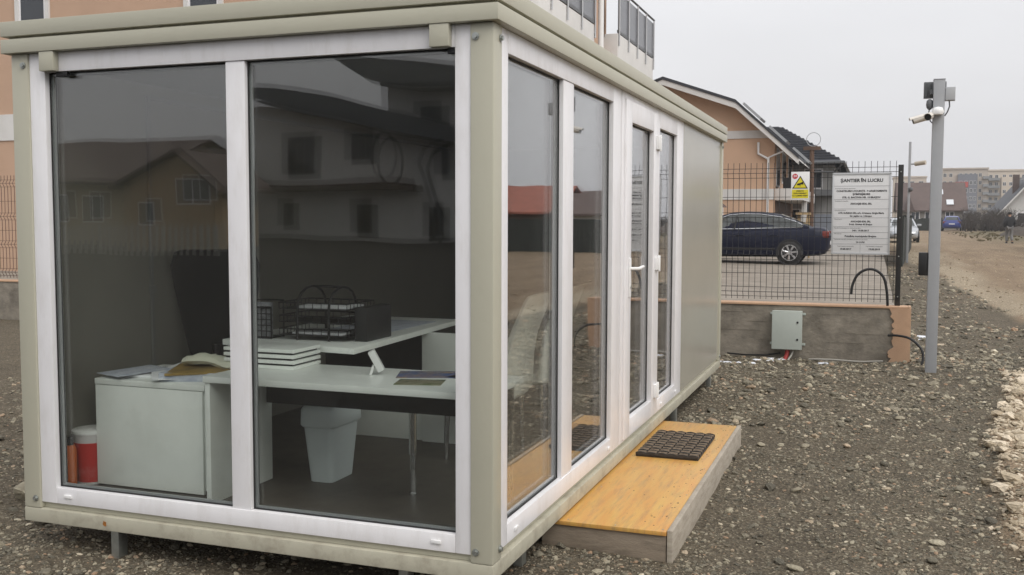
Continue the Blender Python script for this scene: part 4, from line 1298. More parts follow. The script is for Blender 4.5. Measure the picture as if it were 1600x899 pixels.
# large peach apartment house behind the cabin
t = thing('apartment_house', 'large peach apartment house with white bands and balconies rising behind the cabin', 'building', (-18, 21, 0))
B('wall', PEACH, t, (-38, 17, -.4, -6.1, 25.2, 11.2))
B('band', WHITER, t, (-38.02, 16.97, 3.55, -6.08, 16.998, 4.24))
B('band', WHITER, t, (-38.02, 16.97, 8.9, -6.08, 16.998, 9.4))
for x in (-30, -24.6, -19.75, -14.4, -10):
    window(t, 'y', 17, x - .1, x + .80, 6.55, 8.0, 1, surround=.12)
    window(t, 'y', 17, x, x + 1.3, 1.2, 2.6, 2, surround=.10)
def balcony(y0, y1, zt, parent, depth, top):
    b_ = B('balcony', WHITER, parent, (-6.098, y0, zt - 1.6, -6.1 + depth, y1, zt), bevel=.02)
    xo = -6.1 + depth
    B('rail_foot', DGREY, b_, (xo - .03, y0 + .02, zt + .02, xo + .01, y1, zt + .10))
    B('smoked_panel', SMOKE, b_, (xo - .015, y0 + .05, zt + .105, xo, y1 - .03, top - .10))
    mb = MB(); mb.tube([(xo + .02, y0, top), (xo + .02, y1 + .02, top)], .035, 8); mb.build('handrail', DGREY, b_, smooth=50)
    n = max(3, int((y1 - y0) / 1.15))
    for k in range(n + 1):
        y = y0 + .06 + (y1 - y0 - .1) * k / n
        mb = MB(); mb.tube([(xo + .03, y, zt - .35), (xo + .03, y, top)], .024, 8)
        mb.tube([(xo - .002, y, zt - .22), (xo + .03, y, zt - .22)], .03, 8); mb.tube([(xo - .002, y, zt - .32), (xo + .03, y, zt - .32)], .03, 8)
        mb.build('rail_post', STEELB, b_, smooth=50)
balcony(17.1, 22.25, 6.62, t, .45, 7.9)
B('wall_strip', PEACH, t, (-6.098, 22.27, 3, -5.72, 22.85, 11))
mb = MB(); mb.tube([(-5.70, 23.05, .0), (-5.70, 23.05, 11)], .09, 10); mb.build('downpipe', PVC_W, t, smooth=50)
B('door', BROWNW, t, (-6.097, 23.3, 6.75, -6.03, 24.75, 9.2))
balcony(24.8, 29.7, 6.85, t, .45, 8.12)
B('balcony_slab', WHITER, t, (-10.5, 25.22, 5.25, -6.1, 29.68, 6.60), bevel=.02)
B('wall', PEACH, t, (-10.5, 25.21, -.3, -6.6, 29.3, 5.24))
B('side_panel', SMOKE, t, (-6.4, 29.63, 6.9, -5.7, 29.66, 8.0))

# peach gabled house beyond the car
t = thing('gabled_house', 'peach gabled house with white bands and solar panels behind the dark car', 'house', (-5, 38, .3))
RX, FYH, BKH = -5.87, 33.0, 45.0
half = [(0, 6.55), (2.6, 5.62), (3.93, 4.42)]
poly = [(RX - 3.93, .1), (RX + 3.93, .1), (RX + 3.93, 4.30), (RX + 2.6, 5.50), (RX, 6.42), (RX - 2.6, 5.50), (RX - 3.93, 4.30)]
MB().prism(poly, 'y', FYH, BKH).build('wall', PEACH_L, t)
def roof_slab(pts, y0, y1, th, name, mt, par):
    n = len(pts)
    poly = list(pts) + [(x, z - th) for x, z in reversed(pts)]
    return MB().prism(poly, 'y', y0, y1).build(name, mt, par)
rp = [(RX - 4.75, 3.68), (RX - 2.6, 5.74), (RX, 6.66), (RX + 2.6, 5.74), (RX + 4.80, 3.72)]
rfh = roof_slab(rp, FYH - .55, BKH + .4, .10, 'roof', DARKT, t)
roof_slab([(x, z - .105) for x, z in rp], FYH - .52, FYH - .40, .20, 'barge_board', WHITER, rfh)
roof_slab([(x, z - .104) for x, z in rp], FYH - .395, BKH + .3, .05, 'soffit', WHITER, rfh)
for (y, u) in ((33.0, .22), (33.4, .62), (36.5, .90)):
    p0 = Vector((RX + 2.6, 0, 5.74)); p1 = Vector((RX + 4.8, 0, 3.72))
    q = p0.lerp(p1, u); sl = math.atan2(p1.z - p0.z, p1.x - p0.x)
    M = Matrix.Translation((q.x, y, q.z + .05)) @ Euler((0, -sl, 0)).to_matrix().to_4x4()
    mb = MB(); mb.box(-.42, 0, 0, .42, 1.5, .09, M); mb.build('solar_panel', LGREY, rfh)
B('band', WHITER, t, (RX - 3.9, FYH - .03, 4.40, RX + 3.72, FYH - .002, 4.68))
B('band', WHITER, t, (RX - 3.95, FYH - .03, 2.22, RX + 3.95, FYH - .002, 2.60))
mb = MB(); mb.tube([(-2.50, FYH - .08, 4.25), (-2.50, FYH - .08, 3.85), (-2.16, FYH - .08, 3.66)], .045, 8); mb.build('downpipe', PVC_W, t, smooth=50)
mb = MB(); mb.tube([(-1.45, FYH - .1, 4.0), (-2.14, FYH - .1, 3.70), (-2.14, FYH - .1, .2)], .045, 8); mb.build('downpipe', PVC_W, t, smooth=50)
b_ = B('balcony', WHITER, t, (RX + 3.935, FYH + .3, 2.20, RX + 4.9, BKH - 4, 2.62), bevel=.02)
B('ground_floor_recess', BROWNW, t, (RX + 3.9325, FYH + .4, .3, RX + 3.96, BKH - 4.5, 2.19))
B('column', WHITER, t, (RX + 4.70, FYH + 3.0, .2, RX + 4.88, FYH + 3.2, 2.195))
window(t, 'x', RX + 3.93, FYH + .7, FYH + 1.9, 2.7, 4.1, 1, out=1)
window(t, 'x', RX + 3.93, FYH + 3.0, FYH + 4.6, 2.9, 4.1, 2, out=1)
window(t, 'x', RX + 3.93, FYH + 6.0, FYH + 7.6, 2.9, 4.1, 2, out=1)
window(t, 'y', FYH, -8.6, -7.4, 2.9, 4.0, 2)
window(t, 'y', FYH, -4.9, -3.7, .9, 1.95, 2)
mb = MB(); mb.box(RX + 4.2, FYH + .5, 2.63, RX + 4.8, FYH + 1.6, 3.0); mb.build('flower_box', BLACKP, t, bevel=.02)

# grey house with anthracite hip roof
t = thing('hip_roof_house', 'light grey house with anthracite tiled hip roof next to the peach gabled house', 'house', (-1.8, 47, .3))
B('wall', GREYR, t, (-6.4, 42, .1, -.25, 52, 3.95))
e0, e1, y0_, y1_ = -7.0, .12, 41.3, 52.7
ez, rz = 4.02, 5.85
mb = MB()
vs_ = [(e0, y0_, ez), (e1, y0_, ez), (e1, y1_, ez), (e0, y1_, ez), (-4.0, 44.6, rz), (-2.85, 44.6, rz), (-2.85, 49.5, rz), (-4.0, 49.5, rz)]
mb.add(vs_, [(0, 1, 5, 4), (1, 2, 6, 5), (2, 3, 7, 6), (3, 0, 4, 7), (4, 5, 6, 7)])
mb.add([(x, y, z - .12) for x, y, z in vs_[:4]], [(0, 1, 2, 3)])
mb.box(e0, y0_, ez - .12, e1, y1_, ez - .002)
hr = mb.build('roof', DARKT, t)
# tile courses on the two slopes in view
for k in range(1, 15):
    f = k / 15
    def lp(a, b2): return [a[i] + (b2[i] - a[i]) * f for i in range(3)]
    a, b2, c = lp(vs_[0], vs_[4]), lp(vs_[1], vs_[5]), lp(vs_[2], vs_[6])
    mb = MB(); mb.tube([(a[0], a[1] - .02, a[2] + .03), (b2[0] + .02, b2[1] - .02, b2[2] + .03), (c[0] + .02, c[1], c[2] + .03)], .045, 4)
    mb.build('tile_course', DARKT, hr)
mb = MB(); mb.tube([(e0, y0_ - .06, ez - .05), (e1 + .06, y0_ - .06, ez - .05), (e1 + .06, y1_, ez - .05)], .07, 6); mb.build('gutter', DGREY, hr)
mb = MB(); mb.tube([(.12, 41.3, 3.9), (-.2, 41.9, 3.6), (-.2, 41.9, .2)], .05, 8); mb.build('downpipe', DGREY, t, smooth=50)
b_ = B('balcony', DGREY, t, (-1.75, 41.2, 2.55, -.2, 41.998, 2.80))
for k in range(7): B('baluster', DGREY, b_, (-1.72 + .25*k, 41.22, 2.8005, -1.69 + .25*k, 41.25, 3.55))
B('handrail', DGREY, b_, (-1.75, 41.21, 3.551, -.2, 41.26, 3.60))
window(t, 'y', 42, -1.5, -.7, 2.85, 3.75, 1)
B('column', mat('slate_blue_render', (.12, .13, .15), .8), t, (-1.40, 41.25, .1, -1.12, 41.5, 2.549))
B('gate', mat('blue_grey_steel', (.20, .22, .255), .5, var=.08), t, (-.98, 41.2, .05, -.1, 41.26, 1.75))
window(t, 'y', 42, -2.3, -1.6, .9, 2.0, 1)

# small brown roofed kiosk next to the gabled house
t = thing('kiosk', 'small kiosk with dark brown pointed roof just behind the cabin corner', 'kiosk', (-4.8, 30.5, .3))
B('wall', WHITER, t, (-5.8, 29.8, .2, -4.0, 31.6, 1.95))
mb = MB(); mb.add([(-6.2, 29.4, 1.93), (-3.42, 29.4, 1.93), (-3.42, 32, 1.93), (-6.2, 32, 1.93), (-4.8, 30.7, 3.3)], [(0, 1, 4), (1, 2, 4), (2, 3, 4), (3, 0, 4), (0, 1, 2, 3)])
mb.build('roof', BROWNT, t)
window(t, 'y', 29.8, -5.5, -4.4, 1.1, 1.75, 2)

# wooden utility post with ring, trestle
t = thing('utility_post', 'brown wooden post with crossbar and wire ring in front of the grey house', 'post', (-.93, 38, .3))
mb = MB(); mb.tube([(-.93, 38, .3), (-.95, 38, 4.35)], [.11, .09], 10); mb.build('post', BROWNW, t, smooth=40)
B('crossbar', BROWNW, t, (-1.28, 37.9, 4.28, -.62, 38.1, 4.42))
mb = MB(); mb.tube([(-.90 + .27*math.cos(2*math.pi*k/24), 38, 4.70 + .27*math.sin(2*math.pi*k/24)) for k in range(24)], .014, 6, closed=True); mb.build('wire_ring', LGREY, t)
t = thing('wooden_trestle', 'pale wooden trestle standing behind the rear window of the dark car', 'trestle', (-.75, 29.5, .3))
PINE = mat('pale_pine', (0.42, 0.30, 0.16), .7, var=.15, vscale=4)
for (a, b2) in (((-.95, .25), (-.82, 1.72)), ((-.72, .25), (-.82, 1.72)), ((-.72, .25), (-.55, 1.72)), ((-.50, .25), (-.52, 1.72))):
    mb = MB(); mb.tube([(a[0], 29.5, a[1]), (b2[0], 29.5, b2[1])], .04, 4); mb.build('leg', PINE, t)
B('top_board', PINE, t, (-.92, 29.4, 1.66, -.46, 29.6, 1.74))

# ------------------------------------------------------------------ cars
TYRE = mat('tyre_rubber', (0.016, 0.016, 0.016), .8)
ALLOY = mat('alloy_rim', (0.55, 0.55, 0.56), .3, metal=.7)
TRIMB = mat('black_trim', (0.014, 0.014, 0.015), .5)
LAMPR = mat('red_lamp', (0.17, 0.03, 0.022), .25)
LAMPC = mat('clear_lamp', (0.62, 0.64, 0.66), .12)
PLATE = mat('number_plate', (0.75, 0.75, 0.75), .4)
def lerp_tab(tab, x):
    for (a, b2) in zip(tab[:-1], tab[1:]):
        if x <= b2[0]:
            f = (x - a[0]) / (b2[0] - a[0]); return [p + (q - p) * f for p, q in zip(a[1:], b2[1:])]
    return list(tab[-1][1:])
def car(name, label, loc, rotz, paint, hatch=False, group='parked cars', k=1.0):
    t = thing(name, label, 'car', loc, rotz, group=group, world=False)
    Lf, Lr = (2.38, -2.38) if not hatch else (2.02, -2.0)
    wf, wr = (1.42, -1.30) if not hatch else (1.25, -1.22)
    rw = .325 if not hatch else .30
    # x: (z_low, z_shoulder, half width, crown z)
    if not hatch:
        tab = [(Lr, .46, .84, .56, .86), (Lr + .06, .30, .98, .74, 1.03), (Lr + .35, .24, 1.03, .86, 1.075), (-1.3, .20, .98, .905, 1.06), (0, .19, .94, .91, .99),
               (1.0, .19, .91, .91, .95), (1.6, .20, .84, .90, .90), (2.1, .22, .72, .82, .77), (2.32, .26, .60, .66, .64), (Lf, .36, .54, .5, .56)]
        roof = [(-1.82, 1.07), (-1.42, 1.27), (-1.0, 1.42), (-.5, 1.49), (0, 1.505), (.4, 1.48), (.75, 1.38), (1.15, 1.17), (1.5, .95)]
        side = [(-1.62, 1.06), (-1.66, 1.12), (-1.42, 1.23), (-1.0, 1.36), (-.45, 1.435), (.1, 1.445), (.45, 1.41), (.8, 1.28), (1.25, 1.02), (1.2, .985), (0, 1.005)]
    else:
        tab = [(Lr, .42, .82, .66, .84), (Lr + .06, .28, .93, .78, .96), (Lr + .4, .22, .95, .83, .98), (-.5, .19, .93, .85, .97), (.6, .19, .90, .85, .93),
               (1.2, .20, .85, .84, .90), (1.7, .22, .72, .78, .78), (1.96, .27, .58, .62, .62), (Lf, .36, .50, .45, .52)]
        roof = [(-1.96, .96), (-1.85, 1.12), (-1.62, 1.33), (-1.2, 1.42), (-.5, 1.44), (0, 1.42), (.35, 1.32), (.8, 1.06), (1.05, .92)]
        side = [(-1.55, 1.0), (-1.4, 1.25), (-1.0, 1.36), (-.3, 1.37), (.1, 1.33), (.45, 1.18), (.75, .98), (0, .99)]
    mb = MB(); rings = []
    xs_ = np.linspace(Lr, Lf, 37)
    for x in xs_:
        zl, zs, w, zc = lerp_tab(tab, x)
        half = [(0.0, zl), (w*.80, zl), (w*.96, zl + .05), (w, zl + .16), (w*1.0, (zl + zs)/2 + .05), (w*.985, zs - .06), (w*.93, zs), (w*.6, zc - .01), (0.0, zc)]
        rings.append([(x, y, z) for y, z in half] + [(x, -y, z) for y, z in half[-2:0:-1]])
    mb.loft(rings); body = mb.build('body', paint, t, smooth=45)
    # greenhouse
    mb = MB(); rings = []
    rx = np.linspace(roof[0][0], roof[-1][0], 25)
    def gh(x):
        zt = lerp_tab(roof, x)[0]; _, zs, w, zc = lerp_tab(tab, x)
        return zt, zs, w*.93, w*.70
    for x in rx:
        zt, zs, wb, wt = gh(x)
        zt = max(zt, zs + .012)
        fr = min(1, (zt - zs)/.45); wt = wb + (wt - wb)*fr
        half = [(0, zs - .03), (wb, zs - .01), (wt*1.02, zt - .05*fr), (wt*.92, zt - .015*fr), (wt*.5, zt + .008), (0, zt + .014)]
        rings.append([(x, y, z) for y, z in half] + [(x, -y, z) for y, z in half[-2:0:-1]])
    mb.loft(rings); mb.build('roof', paint, t, smooth=45)
    # side glass with bright trim
    zmax = max(z for _, z in side)
    for s in (-1, 1):
        def gy(x, z):
            zt, zs, wb, wt = gh(x); zt = max(zt, zs + .012)
            fr = min(1, (zt - zs)/.45); wt2 = wb + (wt - wb)*fr
            f = (z - zs)/max(.05, (zt - .05 - zs)); return wb + (wt2*1.02 - wb)*min(max(f, -.2), 1.1)
        for poly, off, mt_, nm in ((side, .012, CARGLASS, 'side_window'),):
            cxp = sum(p[0] for p in poly)/len(poly); czp = sum(p[1] for p in poly)/len(poly)
            vs_ = [(x, s*(gy(x, z) + off), z) for x, z in poly]
            mb = MB(); mb.add(vs_ + [(x, s*(gy(x, z) - .02), z) for x, z in poly], [tuple(range(len(poly))), tuple(range(2*len(poly)-1, len(poly)-1, -1))])
            sw = mb.build(nm, mt_, t)
            mb = MB(); mb.tube([(x, s*(gy(x, z) + off), z) for x, z in poly], .012, 5, closed=True); mb.build('window_trim', CHROME if not hatch else TRIMB, sw)
            bx_ = .38 if not hatch else -.35
            mb = MB(); mb.tube([(bx_ - .1, s*(gy(bx_ - .1, .99) + off + .004), .99), (bx_ - .16, s*(gy(bx_ - .16, 1.38) + off + .004), 1.37)], .028, 4); mb.build('pillar', TRIMB, sw)
    # screens
    for (xa, xb, nm) in (((roof[0][0] + .03), roof[2][0] - .02, 'rear_screen'), (roof[-3][0] + .02, roof[-1][0] - .06, 'windscreen')):
        rows = []
        for q in range(6):
            x = xa + (xb - xa)*q/5
            zt, zs, wb, wt = gh(x); zt = max(zt, zs + .012); fr = min(1, (zt - zs)/.45); wt2 = (wb + (wt - wb)*fr)
            rows.append([(x, y, zt + dz) for y, dz in ((-wt2*.86, .006), (-wt2*.45, .020), (0, .026), (wt2*.45, .020), (wt2*.86, .006))])
        mb = MB(); mb.loft(rows, caps=False, closed=False); mb.build(nm, CARGLASS, t, smooth=60)
    # wheels
    for wx in (wf, wr):
        for s in (-1, 1):
            w_ = .91 if not hatch else .85
            a = MB(); a.tube([(wx, s*(w_ - .10), rw + .01), (wx, s*(w_ + .008), rw + .01)], rw + .055, 28); a.build('wheel_arch', TRIMB, t, smooth=40)
            a = MB()
            n = 28; pr = [(rw*.60, -.10), (rw*.97, -.10), (rw, -.07), (rw, .02), (rw*.94, .045), (rw*.70, .05)]
            vs_ = []; fs_ = []
            for (r_, d_) in pr:
                for q in range(n):
                    an = 2*math.pi*q/n; vs_.append((wx + r_*math.cos(an), s*(w_ - .02 + d_), rw + r_*math.sin(an)))
            for i in range(len(pr) - 1):
                for q in range(n): fs_.append((i*n+q, i*n+(q+1) % n, (i+1)*n+(q+1) % n, (i+1)*n+q))
            a.add(vs_, fs_); wh = a.build('wheel', TYRE, t, smooth=50)
            a = MB(); a.tube([(wx, s*(w_ - .06), rw), (wx, s*(w_ + .0), rw)], rw*.70, 28); a.build('rim_well', TRIMB, wh, smooth=40)
            a = MB()
            a.tube([(wx + rw*.68*math.cos(2*math.pi*q/28), s*(w_ + .022), rw + rw*.68*math.sin(2*math.pi*q/28)) for q in range(28)], .016, 6, closed=True)
            a.tube([(wx, s*(w_ + .0), rw), (wx, s*(w_ + .022), rw)], rw*.18, 12)
            for q in range(7):
                an = 2*math.pi*q/7 + .3
                a.tube([(wx + rw*.12*math.cos(an), s*(w_ + .016), rw + rw*.12*math.sin(an)), (wx + rw*.67*math.cos(an), s*(w_ + .012), rw + rw*.67*math.sin(an))], [.026, .032], 5)
            a.build('rim', ALLOY, wh, smooth=40)
    # lamps, plates, mirrors, handles, sill strip
    for s in (-1, 1):
        zl, zs, w, zc = lerp_tab(tab, Lr + .10)
        mb = MB(); mb.box(Lr + .015, s*(w*.62), .76 if not hatch else .70, Lr + .22, s*(w + .03), .95 if not hatch else .90); mb.build('tail_lamp', LAMPR, t, bevel=.03)
        mb = MB(); mb.box(Lf - .42, s*.46, .585, Lf - .16, s*.715, .69); mb.build('headlight', LAMPC, t, bevel=.03)
        xm = roof[-2][0] - .12
        w2 = lerp_tab(tab, xm)[2]
        mb = MB(); mb.box(xm - .06, s*(w2*.92), .95, xm + .08, s*(w2 + .17), 1.07); mb.build('mirror', paint, t, bevel=.03)
        for xh in ((.12, -.85) if not hatch else (-.25,)):
            w2 = lerp_tab(tab, xh)[2]
            mb = MB(); mb.box(xh - .11, s*(w2*.97), .80, xh + .11, s*(w2 + .022), .835); mb.build('door_handle', paint, t, bevel=.008)
        mb = MB(); mb.box(wr + rw + .08, s*(lerp_tab(tab, 0)[2] - .01), .415, wf - rw - .08, s*(lerp_tab(tab, 0)[2] + .012), .455); mb.build('side_moulding', TRIMB, t, bevel=.005)
    mb = MB(); mb.box(Lr - .012, -.26, .55 if not hatch else .60, Lr + .05, .26, .66 if not hatch else .70); mb.build('number_plate', PLATE, t)
    mb = MB(); mb.box(Lf - .03, -.26, .42, Lf + .012, .26, .53); mb.build('number_plate', PLATE, t)
    if hatch:   # large tailgate glass of the hatchback
        pass
    return t
NAVY = mat('navy_car_paint', (0.004, 0.006, 0.020), .4, spec=.22, coat=.06)
SILV = mat('silver_car_paint', (0.42, 0.44, 0.46), .3, metal=.4, coat=.6)
BLUEP = mat('blue_car_paint', (0.035, 0.055, 0.24), .3, coat=.6)
WHITP = mat('white_car_paint', (0.70, 0.71, 0.70), .3, coat=.6)
car('parked_car', 'dark navy saloon car parked side on behind the mesh fence', (-2.13, 26.9, .225), math.pi, NAVY)
car('parked_car', 'white car standing mostly hidden behind the cabin and the dark saloon', (-5.55, 28.3, .25), math.pi, WHITP)
car('parked_car', 'blue hatchback seen from behind far down the dirt road', (8.78, 104.5, gz(8.78, 104.5) - .02), R(86), BLUEP, hatch=True)
car('parked_car', 'silver car half hidden behind the dark gate posts at the road', (3.05, 60.5, gz(3.05, 60.5)), R(-88), SILV, hatch=True)
car('parked_car', 'silver car of which only a rounded corner shows at the lower right edge', (3.66, -1.81, -.15), R(120), SILV)

# ------------------------------------------------------------------ walking person
def skin(name, mt, parent, pts, edges, rad, sub=2):
    me = bpy.data.meshes.new(name)
    me.from_pydata(pts, edges, [])
    o = bpy.data.objects.new(name, me); COL.objects.link(o)
    o.modifiers.new('skin', 'SKIN').use_smooth_shade = True
    for i, r_ in enumerate(rad):
        me.skin_vertices[0].data[i].radius = (r_[0], r_[1]) if isinstance(r_, tuple) else (r_, r_)
    me.skin_vertices[0].data[0].use_root = True
    o.modifiers.new('sub', 'SUBSURF').levels = sub
    bpy.context.view_layer.update()
    dg = bpy.context.evaluated_depsgraph_get()
    me2 = bpy.data.meshes.new_from_object(o.evaluated_get(dg))
    COL.objects.unlink(o); bpy.data.objects.remove(o)
    me2.materials.clear(); me2.materials.append(mt); me2.name = name
    me2.shade_smooth()
    return link(name, me2, parent)
gpx, gpy = 8.56, 58.0
per = thing('person', 'person in dark jacket and grey trousers walking away along the dirt road', 'person', (gpx, gpy, gz(gpx, gpy) - .01), R(8), world=False)
SKINM = mat('skin', (0.42, 0.26, 0.18), .6)
JACK = mat('dark_jacket', (0.022, 0.022, 0.024), .85, var=.2, vscale=12)
TROU = mat('grey_trousers', (0.16, 0.155, 0.15), .85, var=.12, vscale=10)
# local frame: walks towards +y
J = dict(pel=(0, 0, .93), wst=(0, .01, 1.10), che=(0, .01, 1.32), nck=(0, .02, 1.50), hdb=(0, .03, 1.58), hdt=(0, .04, 1.72),
         hl=(-.10, 0, .88), kl=(-.105, .14, .50), al=(-.10, .06, .09), tl=(-.11, .22, .045),
         hr=(.10, 0, .88), kr=(.105, .0, .48), ar=(.10, -.24, .14), tr=(.11, -.12, .045),
         sl=(-.19, .01, 1.42), el=(-.27, -.08, 1.15), wl=(-.25, .02, .92), sr=(.19, .01, 1.42), er=(.27, .04, 1.15), wr=(.25, .17, .94))
def sk(name, mt, chain, edges, rad):
    names = list(chain); return skin(name, mt, per, [J[n] for n in names], [(names.index(a), names.index(b2)) for a, b2 in edges], rad)
sk('body', SKINM, ['pel', 'wst', 'che', 'nck', 'hdb', 'hdt', 'hl', 'kl', 'al', 'tl', 'hr', 'kr', 'ar', 'tr', 'sl', 'el', 'wl', 'sr', 'er', 'wr'],
   [('pel', 'wst'), ('wst', 'che'), ('che', 'nck'), ('nck', 'hdb'), ('hdb', 'hdt'), ('pel', 'hl'), ('hl', 'kl'), ('kl', 'al'), ('al', 'tl'), ('pel', 'hr'), ('hr', 'kr'), ('kr', 'ar'), ('ar', 'tr'),
    ('che', 'sl'), ('sl', 'el'), ('el', 'wl'), ('che', 'sr'), ('sr', 'er'), ('er', 'wr')],
   [.13, .12, .14, .055, .085, .09, .085, .06, .04, .035, .085, .06, .04, .035, .06, .045, .035, .06, .045, .035])
sk('jacket', JACK, ['wst', 'pel', 'che', 'nck', 'sl', 'el', 'wl', 'sr', 'er', 'wr'],
   [('wst', 'pel'), ('wst', 'che'), ('che', 'nck'), ('che', 'sl'), ('sl', 'el'), ('el', 'wl'), ('che', 'sr'), ('sr', 'er'), ('er', 'wr')],
   [(.20, .16), (.20, .16), (.22, .165), .085, .10, .085, .07, .10, .085, .07])
sk('trousers', TROU, ['pel', 'hl', 'kl', 'al', 'hr', 'kr', 'ar'], [('pel', 'hl'), ('hl', 'kl'), ('kl', 'al'), ('pel', 'hr'), ('hr', 'kr'), ('kr', 'ar')], [(.16, .14), .115, .085, .075, .115, .085, .075])
mb = MB(); mb.lathe([(.03, .0), (.092, .03), (.105, .09), (.085, .15), (.03, .175)], (0, .03, 1.585), 16); mb.build('hair', mat('dark_hair', (.02, .017, .015), .8), per, smooth=60)
for s, a in ((-1, J['tl']), (1, J['tr'])):
    mb = MB(); mb.loft([rrect(a[0], a[1] - .10, .048 - .01*q, .14 - .02*q, .04, a[2] - .045 + .09*q) for q in (0, .4, 1)]); mb.build('shoe', BLACKP, per, smooth=60)

# ------------------------------------------------------------------ along and beyond the road
t = thing('gate_pole', 'thin grey pole with small cameras beside the dark gate posts', 'pole', (2.56, 33, .1))
B('shaft', GALV, t, (2.49, 32.95, 0, 2.57, 33.05, 4.15), bevel=.01)
mb = MB(); mb.tube([(2.57, 33, 3.40), (2.70, 32.95, 3.40)], .03, 8); mb.build('arm', LGREY, t, smooth=40)
mb = MB(); mb.tube([(2.70, 32.95, 3.40), (3.02, 32.8, 3.44)], .075, 12); mb.build('camera', mat('beige_camera', (.45, .40, .32), .5), t, smooth=40)
mb = MB(); mb.lathe([(.02, -.1), (.06, -.07), (.07, 0), (.05, .05)], (2.58, 32.9, 2.56), 12); mb.build('dome_camera', DGREY, t, smooth=50)
DARKF = mat('dark_green_board', (0.022, 0.026, 0.022), .8, var=.3, vscale=2)
def board_fence(name, label, x0, y0, x1, y1, h, z0, bw, mt, gap=.01, cat='fence', vary=.03, single=False):
    t = thing(name, label, cat, ((x0+x1)/2, (y0+y1)/2, z0))
    Ln = math.hypot(x1-x0, y1-y0); ux, uy = (x1-x0)/Ln, (y1-y0)/Ln
    n = int(Ln/bw); mb = MB()
    a = math.atan2(uy, ux)
    for k in range(n):
        c = (x0 + ux*(k+.5)*bw, y0 + uy*(k+.5)*bw)
        g = gz(*c)
        M = Matrix.Translation((c[0], c[1], 0)) @ Euler((0, 0, a)).to_matrix().to_4x4()
        mb.box(-bw/2 + gap, -.012, g - .05, bw/2 - gap, .012, g + h + random.uniform(-vary, vary), M)
        if single: mb.build('picket', mt, t); mb = MB()
    if not single: mb.build('boards', mt, t, kind='stuff')
    npst = max(2, int(Ln/2.5))
    for k in range(npst + 1):
        c = (x0 + ux*Ln*k/npst, y0 + uy*Ln*k/npst); g = gz(*c)
        M = Matrix.Translation((c[0], c[1], 0)) @ Euler((0, 0, a)).to_matrix().to_4x4()
        mb = MB(); mb.box(-.05, .014, g - .1, .05, .10, g + h + .06, M); mb.build('post', mt, t)
    return t
board_fence('board_fence', 'dark board fence running along the road behind the thin grey pole', 2.3, 30, 3.3, 52, 1.55, .1, .16, DARKF, .004)
board_fence('board_fence', 'low dark fence in front of the brown roofed house', 4.2, 104, 7.9, 105, 1.2, .5, .2, DARKF, .004)

def gable_house(name, label, x0, x1, y0, y1, zb, ze, zr, along, wall, roof, ov=.4, ridge=None):
    t = thing(name, label, 'house', ((x0+x1)/2, (y0+y1)/2, zb))
    if along == 'x':
        c = (y0+y1)/2
        MB().prism([(y0, zb), (y1, zb), (y1, ze), (c, zr - .12), (y0, ze)], 'x', x0, x1).build('wall', wall, t)
        sl = (zr - ze)/(c - y0)
        up_ = [(y0 - ov, ze - sl*ov), (c, zr), (y1 + ov, ze - sl*ov)]
        r_ = MB().prism(up_ + [(a, b2 - .12) for a, b2 in reversed(up_)], 'x', x0 - ov, x1 + ov).build('roof', roof, t)
    else:
        c = (x0+x1)/2 if ridge is None else ridge
        MB().prism([(x0, zb), (x1, zb), (x1, ze), (c, zr - .12), (x0, ze)], 'y', y0, y1).build('wall', wall, t)
        sl0 = (zr - ze)/(c - x0); sl1 = (zr - ze)/(x1 - c)
        up_ = [(x0 - ov, ze - sl0*ov), (c, zr), (x1 + ov, ze - sl1*ov)]
        r_ = MB().prism(up_ + [(a, b2 - .12) for a, b2 in reversed(up_)], 'y', y0 - ov, y1 + ov).build('roof', roof, t)
    return t, r_
t, r_ = gable_house('far_house', 'house with big brown tiled roof at the end of the dirt road', 4.0, 10.4, 112, 121, .4, 2.9, 5.75, 'x', mat('dull_grey_render', (.24, .225, .20), .9), BROWNT)
for (x, f) in ((8.15, .62), (9.1, .25)):
    y = 111.6 + (116.5 - 111.6)*f; z = 2.65 + (5.75 - 2.65)*f
    M = Matrix.Translation((x, y, z + .06)) @ Euler((math.atan2(3.1, 4.9), 0, 0)).to_matrix().to_4x4()
    MB().box(-.35, -.5, 0, .35, .5, .06, M).build('skylight', mat('pale_skylight', (.6, .62, .64), .2), r_)
for x in (5.2, 6.6, 8.6): window(t, 'y', 112, x, x + .9, 1.4, 2.5, 2)
MB().prism([(4.5, 2.5), (5.6, 2.5), (5.0, 4.2)], 'y', 111.3, 115).build('dormer', BROWNT, t)
t, r_ = gable_house('far_house', 'white house with steep dark roof at the right edge', 14.2, 19.6, 113, 124, .4, 2.9, 6.1, 'y', WHITER, DARKT, ov=.8)
B('chimney', BROWNT, r_, (15.5, 116, 4.4, 16.1, 116.7, 6.5))
window(t, 'y', 113, 15.6, 17.8, 1.2, 2.4, 3)
window(t, 'y', 113, 16.3, 17.5, 3.4, 4.5, 2)
roof_slab([(13.4, 1.92), (16.9, 6.02), (20.4, 1.92)], 112.1, 112.19, .22, 'barge_board', WHITER, r_)

